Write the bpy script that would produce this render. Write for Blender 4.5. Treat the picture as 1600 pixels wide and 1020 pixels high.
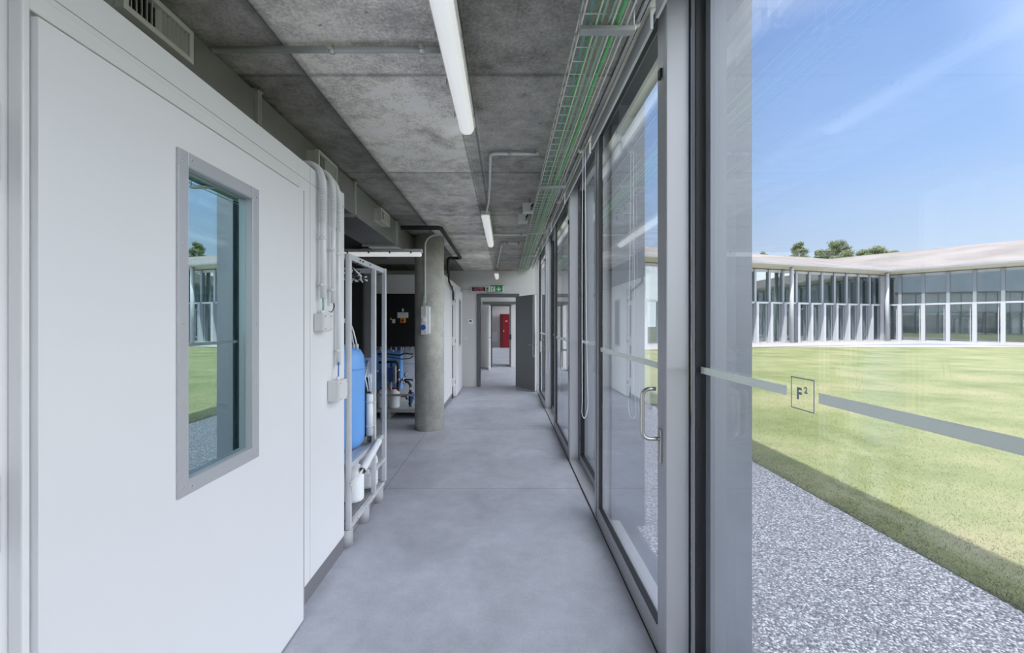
import bpy, bmesh, math, random
import numpy as np
from mathutils import Vector, Matrix
random.seed(7)
S = bpy.context.scene
for o in list(bpy.data.objects):
    bpy.data.objects.remove(o)

# ------------------------------------------------------------------ camera, sky, sun, exposure
H = 1.5                                   # eye height
cam = bpy.data.cameras.new('camera')
cam.sensor_width = 36; cam.lens = 36 * 660 / 1600
cam.shift_x = 10 / 1600; cam.shift_y = -5 / 1600
cam.clip_start = 0.05; cam.clip_end = 600
co = bpy.data.objects.new('camera', cam); S.collection.objects.link(co)
co.location = (0, 0, H); co.rotation_euler = (math.pi / 2, 0, 0)
S.camera = co
S.view_settings.view_transform = 'Standard'
S.view_settings.look = 'None'
S.view_settings.gamma = 1
S.view_settings.exposure = 0.0
S.view_settings.use_curve_mapping = False

w = bpy.data.worlds.new('sky'); S.world = w; w.use_nodes = True
nt = w.node_tree; nt.nodes.clear()
out = nt.nodes.new('ShaderNodeOutputWorld'); bg = nt.nodes.new('ShaderNodeBackground')
tc = nt.nodes.new('ShaderNodeTexCoord'); sp = nt.nodes.new('ShaderNodeSeparateXYZ')
rp = nt.nodes.new('ShaderNodeValToRGB')
nt.links.new(tc.outputs['Generated'], sp.inputs[0])
nt.links.new(sp.outputs['Z'], rp.inputs[0])
mxs = nt.nodes.new('ShaderNodeMix'); mxs.data_type = 'RGBA'; mxs.inputs[7].default_value = (0.93, 0.95, 1.03, 1)
nt.links.new(rp.outputs[0], mxs.inputs[6]); nt.links.new(mxs.outputs[2], bg.inputs[0]); nt.links.new(bg.outputs[0], out.inputs[0])
cr = rp.color_ramp
cr.elements[0].position = 0.0; cr.elements[0].color = (0.72, 0.83, 1.02, 1)
cr.elements[1].position = 0.12; cr.elements[1].color = (0.68, 0.82, 1.05, 1)
e = cr.elements.new(0.28); e.color = (0.46, 0.68, 1.1, 1)
e = cr.elements.new(0.50); e.color = (0.33, 0.52, 1.0, 1)
e = cr.elements.new(0.62); e.color = (0.8, 0.9, 1.15, 1)
e = cr.elements.new(1.0); e.color = (1.9, 1.95, 2.15, 1)
bg.inputs[1].default_value = 1.0
# sky boost added behind the viewer, to the right, to brighten the interior
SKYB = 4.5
sun = bpy.data.lights.new('sun', 'SUN'); sun.energy = 8.5; sun.angle = 0.009; sun.color = (1.0, 0.96, 0.88)
so = bpy.data.objects.new('sun', sun); S.collection.objects.link(so)
so.rotation_euler = Vector((-0.335, -0.30, 1.0)).to_track_quat('Z', 'Y').to_euler()
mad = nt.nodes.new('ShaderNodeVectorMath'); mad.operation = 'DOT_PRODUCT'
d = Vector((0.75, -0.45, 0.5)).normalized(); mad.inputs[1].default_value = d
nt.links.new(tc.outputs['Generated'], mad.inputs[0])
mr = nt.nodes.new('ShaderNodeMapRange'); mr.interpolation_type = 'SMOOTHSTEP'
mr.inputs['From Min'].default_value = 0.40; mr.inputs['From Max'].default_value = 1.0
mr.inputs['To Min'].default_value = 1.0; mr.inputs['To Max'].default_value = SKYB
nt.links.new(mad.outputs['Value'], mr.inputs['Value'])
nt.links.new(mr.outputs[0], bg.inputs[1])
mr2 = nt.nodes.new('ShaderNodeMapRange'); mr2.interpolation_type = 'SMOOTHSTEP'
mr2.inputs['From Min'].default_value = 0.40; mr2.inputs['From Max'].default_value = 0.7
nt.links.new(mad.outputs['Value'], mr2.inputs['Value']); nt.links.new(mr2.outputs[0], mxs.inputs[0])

# ------------------------------------------------------------------ helpers
def srgb(r, g, b):
    f = lambda c: (c / 255 / 12.92) if c / 255 <= 0.04045 else ((c / 255 + 0.055) / 1.055) ** 2.4
    return (f(r), f(g), f(b), 1)

def M(name, col, rough=0.5, metal=0.0, spec=0.5, emit=None, es=1.0, bump=0, bscale=200, var=0.0, vscale=3.0):
    m = bpy.data.materials.new(name); m.use_nodes = True
    n = m.node_tree; b = n.nodes['Principled BSDF']
    b.inputs['Base Color'].default_value = col
    b.inputs['Roughness'].default_value = rough
    b.inputs['Metallic'].default_value = metal
    b.inputs['Specular IOR Level'].default_value = spec
    if emit:
        b.inputs['Emission Color'].default_value = emit; b.inputs['Emission Strength'].default_value = es
    t = n.nodes.new('ShaderNodeTexCoord')
    no = n.nodes.new('ShaderNodeTexNoise'); no.inputs['Scale'].default_value = vscale
    no.inputs['Detail'].default_value = 6
    n.links.new(t.outputs['Object'], no.inputs['Vector'])
    if var > 0:
        r = n.nodes.new('ShaderNodeValToRGB')
        c = col
        r.color_ramp.elements[0].position = 0.3; r.color_ramp.elements[1].position = 0.7
        r.color_ramp.elements[0].color = (c[0] * (1 - var), c[1] * (1 - var), c[2] * (1 - var), 1)
        r.color_ramp.elements[1].color = (min(1, c[0] * (1 + var)), min(1, c[1] * (1 + var)), min(1, c[2] * (1 + var)), 1)
        n.links.new(no.outputs['Fac'], r.inputs[0]); n.links.new(r.outputs[0], b.inputs['Base Color'])
    if bump > 0:
        nb = n.nodes.new('ShaderNodeTexNoise'); nb.inputs['Scale'].default_value = bscale
        n.links.new(t.outputs['Object'], nb.inputs['Vector'])
        bu = n.nodes.new('ShaderNodeBump'); bu.inputs['Strength'].default_value = bump
        bu.inputs['Distance'].default_value = 0.01
        n.links.new(nb.outputs['Fac'], bu.inputs['Height']); n.links.new(bu.outputs[0], b.inputs['Normal'])
    return m

def glass(name, f0, tint=(0.96, 0.98, 0.98, 1), power=5.0, f1=0.9):
    m = bpy.data.materials.new(name); m.use_nodes = True
    n = m.node_tree; n.nodes.clear()
    o = n.nodes.new('ShaderNodeOutputMaterial'); mx = n.nodes.new('ShaderNodeMixShader')
    tr = n.nodes.new('ShaderNodeBsdfTransparent'); tr.inputs[0].default_value = tint
    gl = n.nodes.new('ShaderNodeBsdfGlossy'); gl.inputs['Roughness'].default_value = 0.0
    gl.inputs[0].default_value = (0.97, 0.985, 1, 1)
    lw = n.nodes.new('ShaderNodeLayerWeight'); lw.inputs['Blend'].default_value = 0.5
    p = n.nodes.new('ShaderNodeMath'); p.operation = 'POWER'; p.inputs[1].default_value = power
    q = n.nodes.new('ShaderNodeMath'); q.operation = 'MULTIPLY_ADD'
    q.inputs[1].default_value = f1 - f0; q.inputs[2].default_value = f0
    n.links.new(lw.outputs['Facing'], p.inputs[0]); n.links.new(p.outputs[0], q.inputs[0])
    n.links.new(q.outputs[0], mx.inputs[0]); n.links.new(tr.outputs[0], mx.inputs[1])
    n.links.new(gl.outputs[0], mx.inputs[2]); n.links.new(mx.outputs[0], o.inputs[0])
    return m

ORG = {}
class MB:
    def __init__(s):
        s.bm = bmesh.new()
    def box(s, x0, x1, y0, y1, z0, z1):
        if x0 > x1: x0, x1 = x1, x0
        if y0 > y1: y0, y1 = y1, y0
        if z0 > z1: z0, z1 = z1, z0
        v = [s.bm.verts.new(c) for c in ((x0, y0, z0), (x1, y0, z0), (x1, y1, z0), (x0, y1, z0), (x0, y0, z1), (x1, y0, z1), (x1, y1, z1), (x0, y1, z1))]
        for f in ((3, 2, 1, 0), (4, 5, 6, 7), (0, 1, 5, 4), (1, 2, 6, 5), (2, 3, 7, 6), (3, 0, 4, 7)):
            s.bm.faces.new([v[i] for i in f])
        return s
    def obox(s, p, ux, uy, uz, a, b, c):   # oriented: p + ux*[a] + uy*[b] + uz*[c]
        v = []
        for k in c:
            for (i, j) in ((0, 0), (1, 0), (1, 1), (0, 1)):
                v.append(s.bm.verts.new(p + ux * a[i] + uy * b[j] + uz * k))
        for f in ((3, 2, 1, 0), (4, 5, 6, 7), (0, 1, 5, 4), (1, 2, 6, 5), (2, 3, 7, 6), (3, 0, 4, 7)):
            s.bm.faces.new([v[i] for i in f])
        return s
    def tube(s, pts, r, n=10, cap=True):
        pts = [Vector(p) for p in pts]; rings = []; up = None
        for i, p in enumerate(pts):
            if i == 0: t = (pts[1] - p).normalized()
            elif i == len(pts) - 1: t = (p - pts[i - 1]).normalized()
            else: t = ((pts[i + 1] - p).normalized() + (p - pts[i - 1]).normalized()).normalized()
            if up is None:
                up = Vector((0, 0, 1)) if abs(t.z) < 0.9 else Vector((1, 0, 0))
            a = t.cross(up).normalized(); up = a.cross(t).normalized(); b = up
            rr = r[i] if isinstance(r, (list, tuple)) else r
            rings.append([s.bm.verts.new(p + (a * math.cos(2 * math.pi * k / n) + b * math.sin(2 * math.pi * k / n)) * rr) for k in range(n)])
        for i in range(len(rings) - 1):
            for k in range(n):
                f = s.bm.faces.new((rings[i][k], rings[i][(k + 1) % n], rings[i + 1][(k + 1) % n], rings[i + 1][k])); f.smooth = True
        if cap:
            s.bm.faces.new(rings[0][::-1]); s.bm.faces.new(rings[-1])
        return s
    def lathe(s, c, prof, n=32, axis='z'):
        c = Vector(c); rings = []
        for (r, h) in prof:
            ring = []
            for k in range(n):
                a = 2 * math.pi * k / n
                if axis == 'z': v = Vector((r * math.cos(a), r * math.sin(a), h))
                elif axis == 'x': v = Vector((h, r * math.cos(a), r * math.sin(a)))
                else: v = Vector((r * math.cos(a), h, r * math.sin(a)))
                ring.append(s.bm.verts.new(c + v))
            rings.append(ring)
        for i in range(len(rings) - 1):
            for k in range(n):
                f = s.bm.faces.new((rings[i][k], rings[i][(k + 1) % n], rings[i + 1][(k + 1) % n], rings[i + 1][k])); f.smooth = True
        if prof[0][0] > 1e-5: s.bm.faces.new(rings[0][::-1])
        if prof[-1][0] > 1e-5: s.bm.faces.new(rings[-1])
        return s
    def poly(s, pts):
        s.bm.faces.new([s.bm.verts.new(p) for p in pts]); return s
    def prism(s, pts, d):                 # pts planar polygon, extruded by vector d
        d = Vector(d); a = [s.bm.verts.new(p) for p in pts]; b = [s.bm.verts.new(Vector(p) + d) for p in pts]
        s.bm.faces.new(a[::-1]); s.bm.faces.new(b)
        for i in range(len(a)):
            j = (i + 1) % len(a); s.bm.faces.new((a[i], a[j], b[j], b[i]))
        return s
    def build(s, name, mat, parent=None, bevel=0, loc=None, seg=2, **tags):
        me = bpy.data.meshes.new(name)
        bmesh.ops.recalc_face_normals(s.bm, faces=s.bm.faces[:])
        org = ORG[parent.name] if parent else (Vector(loc) if loc is not None else Vector((0, 0, 0)))
        if org.length > 0: bmesh.ops.translate(s.bm, verts=s.bm.verts[:], vec=-org)
        s.bm.to_mesh(me); s.bm.free()
        me.materials.append(mat)
        o = bpy.data.objects.new(name, me); S.collection.objects.link(o)
        if parent: o.parent = parent
        else: o.location = org
        ORG[o.name] = org
        if bevel:
            bv = o.modifiers.new('bevel', 'BEVEL'); bv.width = bevel; bv.segments = seg; bv.limit_method = 'ANGLE'; bv.angle_limit = 0.7
        for k, v in tags.items(): o[k] = v
        return o

def thing(name, loc, label=None, cat=None, group=None, kind=None):
    o = bpy.data.objects.new(name, None); S.collection.objects.link(o)
    o.location = loc; o.empty_display_size = 0.1; ORG[o.name] = Vector(loc)
    if label: o['label'] = label
    if cat: o['category'] = cat
    if group: o['group'] = group
    if kind: o['kind'] = kind
    return o

def arc(p0, p1, c, n=6):                   # quadratic bend through control point c
    p0, p1, c = Vector(p0), Vector(p1), Vector(c)
    return [p0 * (1 - t) ** 2 + c * 2 * t * (1 - t) + p1 * t * t for t in [i / n for i in range(n + 1)]]

def text_part(txt, size, origin, right, up, mat, parent, name='lettering', depth=0.001, align='CENTER', bold=0.0, label=None):
    cu = bpy.data.curves.new('txt', 'FONT'); cu.body = txt; cu.size = size; cu.align_x = align; cu.align_y = 'CENTER'
    cu.extrude = depth; cu.offset = bold
    ob = bpy.data.objects.new('txt', cu)
    S.collection.objects.link(ob)
    dg = bpy.context.evaluated_depsgraph_get()
    me = bpy.data.meshes.new_from_object(ob.evaluated_get(dg))
    bpy.data.objects.remove(ob)
    right = Vector(right).normalized(); up = Vector(up).normalized(); nrm = right.cross(up)
    m = Matrix((right, up, nrm)).transposed().to_4x4(); m.translation = Vector(origin) - ORG[parent.name]
    me.transform(m); me.materials.clear(); me.materials.append(mat); me.name = name
    o = bpy.data.objects.new(name, me); S.collection.objects.link(o); o.parent = parent; ORG[o.name] = ORG[parent.name]
    if label: o['label'] = label
    return o

def build_each(s, name, mat, parent=None, **kw):
    res = []; left = set(s.bm.verts)
    while left:
        v0 = left.pop(); st = [v0]; comp = {v0}
        while st:
            v = st.pop()
            for e in v.link_edges:
                o_ = e.other_vert(v)
                if o_ not in comp: comp.add(o_); st.append(o_)
        left -= comp; res.append(comp)
    outs = []
    for comp in res:
        m_ = MB(); mp = {v: m_.bm.verts.new(v.co) for v in comp}
        for f in {f for v in comp for f in v.link_faces}:
            nf = m_.bm.faces.new([mp[v] for v in f.verts]); nf.smooth = f.smooth
        outs.append(m_.build(name, mat, parent, **kw))
    s.bm.free(); return outs
MB.build_each = build_each
STR = dict(kind='structure')
# ------------------------------------------------------------------ materials
m_white = M('white_panel', (0.74, 0.74, 0.76, 1), 0.28, spec=0.4, var=0.015, vscale=1.5)
m_white2 = M('white_frame', (0.74, 0.74, 0.75, 1), 0.35)
m_seam = M('seam_grey', (0.35, 0.35, 0.37, 1), 0.6)
m_alu = M('anodised_aluminium', (0.50, 0.51, 0.54, 1), 0.36, 0.3, bump=0.02, bscale=400)
m_alu_d = M('dark_profile', (0.16, 0.17, 0.20, 1), 0.4, 0.3)
m_gasket = M('black_gasket', (0.02, 0.02, 0.025, 1), 0.5)
m_winframe = M('window_trim_grey', (0.50, 0.50, 0.53, 1), 0.35, 0.3)
m_steel = M('stainless_steel', (0.62, 0.60, 0.57, 1), 0.25, 1.0)
m_rack = M('rack_steel', (0.62, 0.63, 0.66, 1), 0.4, 0.35, var=0.06, vscale=8)
m_tray = M('zinc_wire', (0.75, 0.76, 0.72, 1), 0.4, 0.2)
m_galv = M('galvanised_steel', (0.50, 0.51, 0.50, 1), 0.42, 0.45, var=0.12, vscale=6)
m_duct = M('duct_sheet', (0.38, 0.38, 0.37, 1), 0.32, 0.7, var=0.06, vscale=5)
m_grille = M('grille_aluminium', (0.55, 0.55, 0.52, 1), 0.4, 0.3)
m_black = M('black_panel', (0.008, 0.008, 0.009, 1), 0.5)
m_rubber = M('black_rubber', (0.025, 0.025, 0.027, 1), 0.6)
m_plastic = M('light_grey_plastic', (0.66, 0.66, 0.66, 1), 0.4)
m_pvc = M('white_pvc', (0.74, 0.75, 0.77, 1), 0.35)
m_diff = M('lamp_diffuser', (0.86, 0.87, 0.90, 1), 0.25, emit=(1, 1, 1, 1), es=0.42)
m_blue = M('blue_tank', srgb(105, 160, 225), 0.4)
m_blue2 = M('blue_device', srgb(70, 120, 200), 0.4)
m_canister = M('white_canister', (0.82, 0.83, 0.86, 1), 0.4)
m_red = M('red_paint', srgb(118, 6, 22), 0.35)
m_redcap = M('red_cap', srgb(180, 20, 30), 0.4)
m_green = M('green_cable', srgb(105, 190, 120), 0.4)
m_greenp = M('pale_green_cable', srgb(165, 195, 172), 0.4)
m_teal = M('teal_cable', srgb(120, 170, 162), 0.4)
m_signg = M('sign_green', srgb(45, 150, 75), 0.4)
m_signw = M('sign_white', (0.85, 0.9, 0.87, 1), 0.4)
m_signk = M('alarm_dark', srgb(40, 8, 14), 0.4)
m_signt = M('alarm_letters', srgb(200, 120, 130), 0.5)
m_skirt = M('grey_skirting', (0.17, 0.17, 0.185, 1), 0.45)
m_doorgrey = M('grey_door_paint', (0.175, 0.18, 0.185, 1), 0.42)
m_frameg = M('dark_frame_paint', (0.125, 0.128, 0.135, 1), 0.45)
m_wallgrey = M('painted_wall', (0.66, 0.65, 0.65, 1), 0.7, bump=0.03, bscale=300)
m_dark = M('dark_slab', (0.10, 0.10, 0.10, 1), 0.8)
m_cream = M('cream_roller', (0.72, 0.72, 0.66, 1), 0.6)
m_yellow = M('yellow_plate', srgb(225, 175, 60), 0.5)
m_bluesock = M('blue_socket', srgb(40, 90, 170), 0.4)
m_copper = M('brass_fitting', (0.5, 0.4, 0.25, 1), 0.35, 0.8)
m_glass = glass('clear_glass', 0.035, f1=0.95, power=3.6)
m_glass_far = glass('far_glass', 0.17, tint=(0.80, 0.88, 0.87, 1), power=3.5)
m_glass_port = glass('chamber_glass', 0.55, tint=(0.35, 0.62, 0.62, 1), power=3)
m_glass_port.node_tree.nodes['Glossy BSDF'].inputs[0].default_value = (0.80, 0.97, 0.98, 1)
m_glass_edge = M('green_glass_edge', srgb(150, 190, 195), 0.2)
m_decal = bpy.data.materials.new('frosted_band'); m_decal.use_nodes = True
_n = m_decal.node_tree; _n.nodes.clear(); _o = _n.nodes.new('ShaderNodeOutputMaterial'); _m = _n.nodes.new('ShaderNodeMixShader')
_d = _n.nodes.new('ShaderNodeBsdfDiffuse'); _d.inputs[0].default_value = (0.66, 0.68, 0.68, 1); _t = _n.nodes.new('ShaderNodeBsdfTranslucent'); _t.inputs[0].default_value = (0.72, 0.75, 0.73, 1)
_m.inputs[0].default_value = 0.5; _n.links.new(_d.outputs[0], _m.inputs[1]); _n.links.new(_t.outputs[0], _m.inputs[2]); _n.links.new(_m.outputs[0], _o.inputs[0])
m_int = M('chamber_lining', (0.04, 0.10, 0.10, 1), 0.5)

m_logo = M('grey_logo_vinyl', (0.30, 0.31, 0.35, 1), 0.6)
def concrete(name, dark, light, mode):
    m = bpy.data.materials.new(name); m.use_nodes = True
    n = m.node_tree; L = n.links; b = n.nodes['Principled BSDF']
    t = n.nodes.new('ShaderNodeTexCoord')
    def noise(sc, det=8, rough=0.6, dist=0.0):
        q = n.nodes.new('ShaderNodeTexNoise'); q.inputs['Scale'].default_value = sc; q.inputs['Detail'].default_value = det
        q.inputs['Roughness'].default_value = rough; q.inputs['Distortion'].default_value = dist
        L.new(t.outputs['Object'], q.inputs['Vector']); return q.outputs['Fac']
    def math_(op, a, c=None, k=None):
        q = n.nodes.new('ShaderNodeMath'); q.operation = op
        for i, v in enumerate((a, c, k)):
            if v is None: continue
            if isinstance(v, (int, float)): q.inputs[i].default_value = v
            else: L.new(v, q.inputs[i])
        return q.outputs[0]
    def ramp(v, stops):
        r = n.nodes.new('ShaderNodeValToRGB'); L.new(v, r.inputs[0])
        while len(r.color_ramp.elements) < len(stops): r.color_ramp.elements.new(0.5)
        for el, (p, c) in zip(r.color_ramp.elements, stops):
            el.position = p; el.color = (c, c, c, 1) if isinstance(c, (int, float)) else c
        return r.outputs[0]
    def mixc(a, c, f, mode_='MIX'):
        q = n.nodes.new('ShaderNodeMix'); q.data_type = 'RGBA'; q.blend_type = mode_
        for i, v in ((6, a), (7, c), (0, f)):
            if isinstance(v, (int, float)): q.inputs[i].default_value = v
            elif isinstance(v, tuple): q.inputs[i].default_value = v
            else: L.new(v, q.inputs[i])
        return q.outputs[2]
    big = noise(1.6, 5); mid = noise(9, 8, 0.7); fine = noise(70, 6, 0.7)
    f = math_('ADD', math_('MULTIPLY', big, 0.35), math_('ADD', math_('MULTIPLY', mid, 0.35), math_('MULTIPLY', fine, 0.35)))
    base = ramp(f, [(0.40, dark), (0.68, light)] if mode == 'floor' else [(0.42, dark), (0.66, light)])
    sx = n.nodes.new('ShaderNodeSeparateXYZ'); L.new(t.outputs['Object'], sx.inputs[0])
    X, Y = sx.outputs['X'], sx.outputs['Y']
    rough_val = 0.75
    if mode == 'ceiling':
        # formwork boards: panels between joints at X = -1.0 / -0.28 / -0.19, and every 1.37 m along the corridor
        cy = math_('FLOOR', math_('DIVIDE', math_('SUBTRACT', Y, 0.75), 1.37))
        px = ramp(math_('DIVIDE', math_('ADD', X, 4.0), 5.0), [(0.0, 0.9), (0.25, 0.45), (0.60, 1.35), (0.7445, 0.75), (0.7622, 0.62)])
        n.nodes[-1].color_ramp.interpolation = 'CONSTANT'
        near_l = math_('MULTIPLY', math_('MULTIPLY', math_('LESS_THAN', Y, 2.12), math_('LESS_THAN', X, -1.0)), 0.6)
        px = mixc(px, (0.85, 0.85, 0.85, 1), near_l)
        # alternate boards
        wn = n.nodes.new('ShaderNodeTexWhiteNoise'); wn.noise_dimensions = '2D'
        cb = n.nodes.new('ShaderNodeCombineXYZ'); L.new(cy, cb.inputs[0])
        L.new(math_('FLOOR', math_('DIVIDE', math_('ADD', X, 1.0), 0.77)), cb.inputs[1]); L.new(cb.outputs[0], wn.inputs['Vector'])
        brd = math_('ADD', math_('MULTIPLY', wn.outputs['Value'], 0.25), 0.88)
        col = mixc(base, px, 1.0, 'MULTIPLY'); col = mixc(col, brd, 1.0, 'MULTIPLY')
        blot = ramp(noise(3.0, 10, 0.75, 0.6), [(0.52, 1.0), (0.66, 0.62)])
        col = mixc(col, blot, 1.0, 'MULTIPLY')
        wob = math_('MULTIPLY', math_('SUBTRACT', noise(6, 3), 0.5), 0.02)
        joints = None
        fy = math_('ABSOLUTE', math_('SUBTRACT', math_('FRACT', math_('DIVIDE', math_('SUBTRACT', Y, 0.75 - 0.685), 1.37)), 0.5))
        jy = ramp(math_('ADD', fy, wob), [(0.0, 1.0), (0.003, 0.9), (0.018, 0.0)])
        ls = [jy]
        for xv in (-2.2, -1.0, -0.28, -0.19):
            a = math_('ABSOLUTE', math_('SUBTRACT', X, xv))
            ls.append(ramp(math_('ADD', a, math_('MULTIPLY', wob, 0.4)), [(0.0, 1.0), (0.005, 0.9), (0.05 if xv < -0.9 else 0.012, 0.0)]))
        j = ls[0]
        for q in ls[1:]: j = math_('MAXIMUM', j, q)
        col = mixc(col, (0.045, 0.045, 0.043, 1), math_('MULTIPLY', j, 0.55))
        spots = ramp(noise(28, 4, 0.5), [(0.70, 0.0), (0.76, 0.7)])
        col = mixc(col, (0.04, 0.04, 0.038, 1), spots)
    elif mode == 'floor':
        col = base
        cl = ramp(noise(2.4, 4, 0.5, 1.0), [(0.35, 0.93), (0.65, 1.06)])
        col = mixc(col, cl, 1.0, 'MULTIPLY')
        ylim = math_('LESS_THAN', Y, 11.0)
        fy = math_('ABSOLUTE', math_('SUBTRACT', math_('FRACT', math_('DIVIDE', math_('SUBTRACT', Y, 3.84 - 1.08), 2.16)), 0.5))
        j = ramp(fy, [(0.0, 1.0), (0.0016, 0.8), (0.0022, 0.0)])
        a = math_('ABSOLUTE', math_('SUBTRACT', X, -1.095))
        j = math_('MAXIMUM', j, ramp(a, [(0.0, 1.0), (0.003, 0.8), (0.0045, 0.0)]))
        col = mixc(col, (0.10, 0.10, 0.11, 1), math_('MULTIPLY', math_('MULTIPLY', j, ylim), 0.8))
        rr = ramp(noise(5, 6), [(0.3, 0.34), (0.7, 0.5)]); L.new(rr, b.inputs['Roughness']); rough_val = None
    else:
        col = base
        sp_ = ramp(noise(40, 4, 0.5), [(0.68, 0.0), (0.75, 0.6)])
        col = mixc(col, (0.1, 0.1, 0.095, 1), sp_)
    L.new(col, b.inputs['Base Color'])
    if rough_val: b.inputs['Roughness'].default_value = rough_val
    bu = n.nodes.new('ShaderNodeBump'); bu.inputs['Strength'].default_value = 0.15 if mode != 'floor' else 0.03
    bu.inputs['Distance'].default_value = 0.004
    L.new(math_('ADD', mid, fine), bu.inputs['Height']); L.new(bu.outputs[0], b.inputs['Normal'])
    return m
m_ceil = concrete('board_marked_concrete', (0.33, 0.305, 0.28, 1), (0.95, 0.89, 0.83, 1), 'ceiling')
m_floor = concrete('power_floated_concrete', (0.37, 0.38, 0.43, 1), (0.53, 0.545, 0.62, 1), 'floor')
m_col = concrete('column_concrete', (0.33, 0.33, 0.30, 1), (0.62, 0.61, 0.55, 1), 'column')

def ground_mat(name, kind):
    m = bpy.data.materials.new(name); m.use_nodes = True
    n = m.node_tree; L = n.links; b = n.nodes['Principled BSDF']; b.inputs['Roughness'].default_value = 0.85
    t = n.nodes.new('ShaderNodeTexCoord')
    r = n.nodes.new('ShaderNodeValToRGB'); bu = n.nodes.new('ShaderNodeBump')
    if kind == 'gravel':
        v = n.nodes.new('ShaderNodeTexVoronoi'); v.inputs['Scale'].default_value = 95
        v2 = n.nodes.new('ShaderNodeTexVoronoi'); v2.inputs['Scale'].default_value = 95
        L.new(t.outputs['Object'], v.inputs['Vector']); L.new(t.outputs['Object'], v2.inputs['Vector'])
        sh = n.nodes.new('ShaderNodeSeparateColor'); L.new(v.outputs['Color'], sh.inputs[0])
        els = r.color_ramp.elements
        els[0].position = 0.0; els[0].color = (0.16, 0.16, 0.18, 1)
        els[1].position = 0.62; els[1].color = (0.40, 0.40, 0.44, 1)
        e = els.new(0.86); e.color = (0.66, 0.66, 0.70, 1)
        e = els.new(1.0); e.color = (0.85, 0.85, 0.88, 1)
        L.new(sh.outputs[0], r.inputs[0])
        mx = n.nodes.new('ShaderNodeMix'); mx.data_type = 'RGBA'; mx.blend_type = 'MULTIPLY'; mx.inputs[0].default_value = 1
        r2 = n.nodes.new('ShaderNodeValToRGB'); r2.color_ramp.elements[0].position = 0.35; r2.color_ramp.elements[0].color = (1, 1, 1, 1)
        r2.color_ramp.elements[1].position = 0.8; r2.color_ramp.elements[1].color = (0.35, 0.35, 0.35, 1)
        L.new(v2.outputs['Distance'], r2.inputs[0])
        L.new(r.outputs[0], mx.inputs[6]); L.new(r2.outputs[0], mx.inputs[7]); L.new(mx.outputs[2], b.inputs['Base Color'])
        bu.inputs['Strength'].default_value = 0.7; bu.inputs['Distance'].default_value = 0.006; bu.invert = True
        L.new(v.outputs['Distance'], bu.inputs['Height']); L.new(bu.outputs[0], b.inputs['Normal'])
    elif kind == 'lawn':
        a = n.nodes.new('ShaderNodeTexNoise'); a.inputs['Scale'].default_value = 0.55; a.inputs['Detail'].default_value = 8; a.inputs['Roughness'].default_value = 0.65
        c = n.nodes.new('ShaderNodeTexNoise'); c.inputs['Scale'].default_value = 110; c.inputs['Detail'].default_value = 5; c.inputs['Roughness'].default_value = 0.8
        L.new(t.outputs['Object'], a.inputs['Vector']); L.new(t.outputs['Object'], c.inputs['Vector'])
        s = n.nodes.new('ShaderNodeMath'); s.operation = 'MULTIPLY_ADD'; s.inputs[1].default_value = 0.55
        s2 = n.nodes.new('ShaderNodeMath'); s2.operation = 'MULTIPLY'; s2.inputs[1].default_value = 0.45
        L.new(c.outputs['Fac'], s2.inputs[0]); L.new(a.outputs['Fac'], s.inputs[0]); L.new(s2.outputs[0], s.inputs[2])
        els = r.color_ramp.elements
        els[0].position = 0.40; els[0].color = (0.105, 0.125, 0.055, 1)
        els[1].position = 0.60; els[1].color = (0.235, 0.215, 0.135, 1)
        e = els.new(0.50); e.color = (0.165, 0.185, 0.088, 1)
        L.new(s.outputs[0], r.inputs[0]); L.new(r.outputs[0], b.inputs['Base Color'])
        bu.inputs['Strength'].default_value = 0.4; bu.inputs['Distance'].default_value = 0.008
        L.new(c.outputs['Fac'], bu.inputs['Height']); L.new(bu.outputs[0], b.inputs['Normal'])
        b.inputs['Specular IOR Level'].default_value = 0.15
    return m
m_gravel = ground_mat('washed_gravel', 'gravel'); m_lawn = ground_mat('dry_lawn', 'lawn')
m_path = M('pale_paving', (0.30, 0.28, 0.285, 1), 0.8, var=0.05)
m_roof = M('pale_roof_gravel', (0.185, 0.165, 0.165, 1), 0.9, var=0.22, vscale=0.35)
m_eave = M('cream_eave', (0.66, 0.63, 0.53, 1), 0.7)
m_fascia = M('zinc_gutter', (0.33, 0.345, 0.40, 1), 0.5, 0.2)
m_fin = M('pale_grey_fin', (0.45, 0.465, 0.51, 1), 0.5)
m_finshade = M('fin_eave_shade', (0.30, 0.32, 0.36, 1), 0.4, 0.3)  # darker fin copy: eave shade on the far upper fins put into colour
m_ownfin = M('anodised_fin', (0.20, 0.215, 0.25, 1), 0.4, 0.3)

# ------------------------------------------------------------------ setting: ground
GZ = -0.03
MB().box(-6, 0.80, -4.5, 26.9, -0.15, 0).build('floor', m_floor, **STR)
MB().box(0.98, 2.745, -30, 28, GZ - 0.12, GZ).build('ground_gravel', m_gravel, label='grey washed gravel strip beside the glazed corridor', **STR)
MB().box(2.745, 150, -60, 27.2, GZ - 0.12, GZ + 0.005).build('ground_lawn', m_lawn, label='sunlit mown lawn of the courtyard', **STR)
MB().box(2.75, 60, 27.2, 29.5, GZ - 0.12, GZ + 0.01).build('ground_beyond', m_path, **STR)
MB().box(0.78, 0.98, -4.4, 26.8, -0.12, -0.02).build('trim_sill_ledge', m_alu_d, **STR)

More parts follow.
